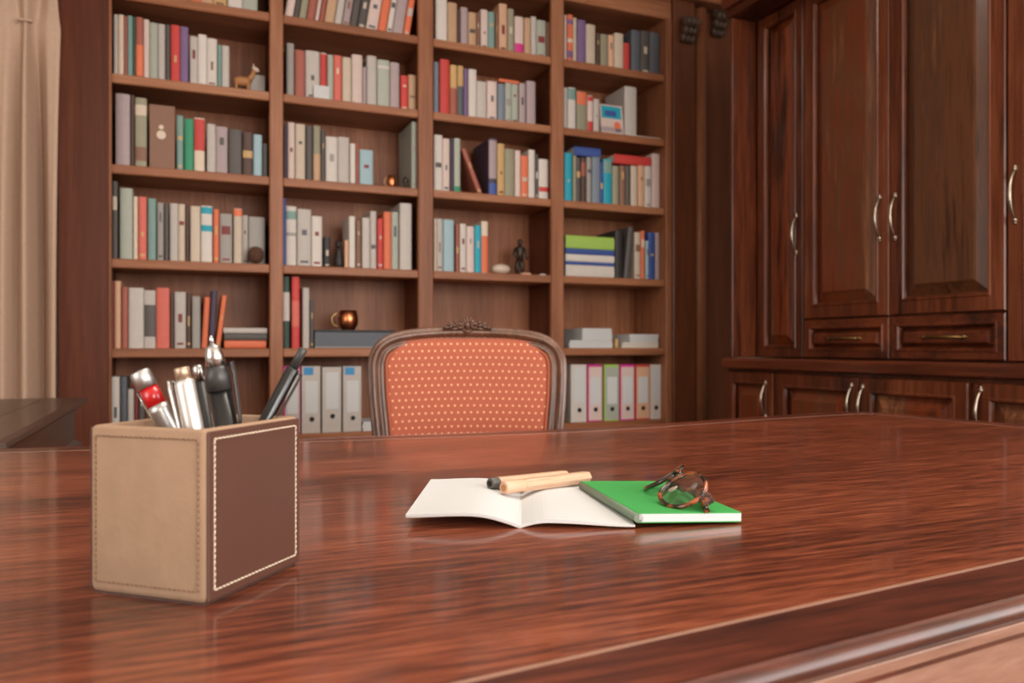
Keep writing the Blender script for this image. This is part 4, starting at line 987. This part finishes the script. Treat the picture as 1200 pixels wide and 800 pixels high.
nb = notebook()
def greenbook():
    p = onZ(745.5, 620, DZ); q = onZ(866, 612.5, DZ)
    d = (q-p); wd = d.length-.0012; rz = math.atan2(d.y, d.x)-math.radians(2.5)
    ln, th = .158, .0082
    tilt = .036
    Mx = Matrix.Translation((p.x+.0012, p.y, DZ+.0049)) @ Matrix.Rotation(rz, 4, 'Z') @ Matrix.Rotation(tilt, 4, 'Y')
    t = thing('green_notebook', 'closed notebook with bright green cover under the glasses', 'notebook', M=Mx)
    MB().box(.0012, wd, 0, ln, .0008, th-.0008, b=.0003).build('page_block', M['paper'], t)
    m = MB(); m.box(0, wd, 0, ln, th-.0008, th, b=.0002); m.box(0, wd, 0, ln, 0, .0008, b=.0002); m.build('cover', M['green'], t)
    MB().tube([(.0010, 0, th/2), (.0010, ln, th/2)], th/2*.98, 10, flat=1).build('spine', M['gspine'], t)
    return t, Mx, wd, ln, th
gt, gM, gw, gl, gth = greenbook()

def pencils():
    z = DZ+.0075
    for i, (f, b, lab) in enumerate((((590, 571.5), (690, 558.5), 'thick natural-wood pencil with bare rounded end on the notebook'), ((574, 566.5), (664, 556.8), 'natural-wood pencil with grey end behind the thick pencil'))):
        r = .0062 if i == 0 else .0056
        A = onZ(f[0], f[1], z+r*.9+(.004 if i else .0025)); B = onZ(b[0], b[1], z+r*.9-.0005)
        ax = B-A; L_ = ax.length; ax.normalize(); y = Vector((0,0,1)); y = (y-ax*y.dot(ax)).normalized(); zz = ax.cross(y)
        Mx = Matrix(((ax.x,y.x,zz.x,A.x),(ax.y,y.y,zz.y,A.y),(ax.z,y.z,zz.z,A.z),(0,0,0,1)))
        t = thing('pencil', lab, 'pencil', group='wooden pencils', M=Mx)
        c = .024 if i == 0 else .010
        hexr = lambda x, q: [Vector((x, q*math.cos(PI/6+PI*k/3), q*math.sin(PI/6+PI*k/3))) for k in range(6)]
        MB().loft([hexr(c, r*1.02), hexr(c+.001, r*1.08), hexr(L_-.003, r*1.08), hexr(L_-.0005, r*.8)], True, True, sm=False).build('shaft', M['pencil'], t)
        MB().lathe([(0, r*.86), (.0012, r), (c, r), (c+.001, r*.9)], (0,0,0), (1,0,0), 18).build('bare_end', M['pencilE' if i == 0 else 'graph'], t)
        MB().lathe([(-.0003, r*.52), (.001, r*.52)], (0,0,0), (1,0,0), 14, sm=False).build('lead', M['tanw' if i == 0 else 'dark'], t)
pencils()

def glasses():
    # a = width of the spectacles (far lens -> near lens), b = rim bottom -> rim top, c = the way they face
    top = gM @ Vector((gw*.5, gl*.3, gth))
    a = Vector((S, C, 0))+Vector((C, -S, 0))*(-.06); a.normalize()
    rgt = Vector((a.y, -a.x, 0)); el = math.radians(30); a = -a
    b = rgt*math.cos(el)+Vector((0,0,1))*math.sin(el); c = a.cross(b)
    rw, rh = .0225, .0205; c1, c2 = .0245, .0875; xm = (c1+c2)/2
    wrap = lambda x: -4.0*(x-xm)**2+.004
    an = onZ(776, 587, top.z+.0035)-a*c2-c*wrap(c2)
    Mx = Matrix(((a.x,b.x,c.x,an.x),(a.y,b.y,c.y,an.y),(a.z,b.z,c.z,an.z),(0,0,0,1)))
    t = thing('eyeglasses', 'folded tortoiseshell reading glasses resting on the green notebook', 'glasses', M=Mx)
    def rim(cx, k=32):
        o = []
        for j_ in range(k):
            q = 2*PI*j_/k; x = cx+rw*math.copysign(abs(math.cos(q))**.9, math.cos(q)); y = rh+rh*math.copysign(abs(math.sin(q))**.9, math.sin(q))
            o.append((x, y, wrap(x)))
        return o
    for cx in (c1, c2):
        o = MB().tube(rim(cx), .0021, 8, closed=True).build('rim', M['tort'], t)
        pr = rim(cx, 28); cc = Vector((cx, rh, wrap(cx))); q = MB()
        A = [cc+(Vector(p)-cc)*.97+Vector((0,0,.0006)) for p in pr]; Bq = [v-Vector((0,0,.0012)) for v in A]
        q.loft([Bq, A], True, True, sm=False); q.build('lens', M['glass'], o)
    yb = rh*1.3
    MB().tube([(c1+rw-.001, yb, wrap(c1+rw)), (xm-.005, yb+.004, .006), (xm+.005, yb+.004, .006), (c2-rw+.001, yb, wrap(c2-rw))], .0023, 8).build('bridge', M['tort'], t)
    for cx, s_ in ((c1+rw, 1), (c2-rw, -1)):
        MB().ball((cx+s_*.003, rh*.85, -.004), (.0022, .0055, .0016), 8, 6).build('nose_pad', M['cream'], t)
    yt_ = rh*1.5
    for cx, s_, dz_ in ((c1-rw, 1, -.0175), (c2+rw, -1, -.013)):
        e = wrap(cx)
        MB().box(cx-.0035, cx+.0035, yt_-.006, yt_+.005, dz_-.003, e+.001, b=.0012).build('hinge', M['tort'], t)
        pts = [(cx, yt_, dz_), (cx+s_*.03, yt_-.001, dz_), (cx+s_*.070, yt_-.001, dz_), (cx+s_*.098, yt_-.003, dz_), (cx+s_*.118, yt_-.006, dz_+.001)]
        MB().tube(pts, [.0024,.0021,.0021,.0026,.0022], 8).build('temple', M['tort'], t)
glasses()
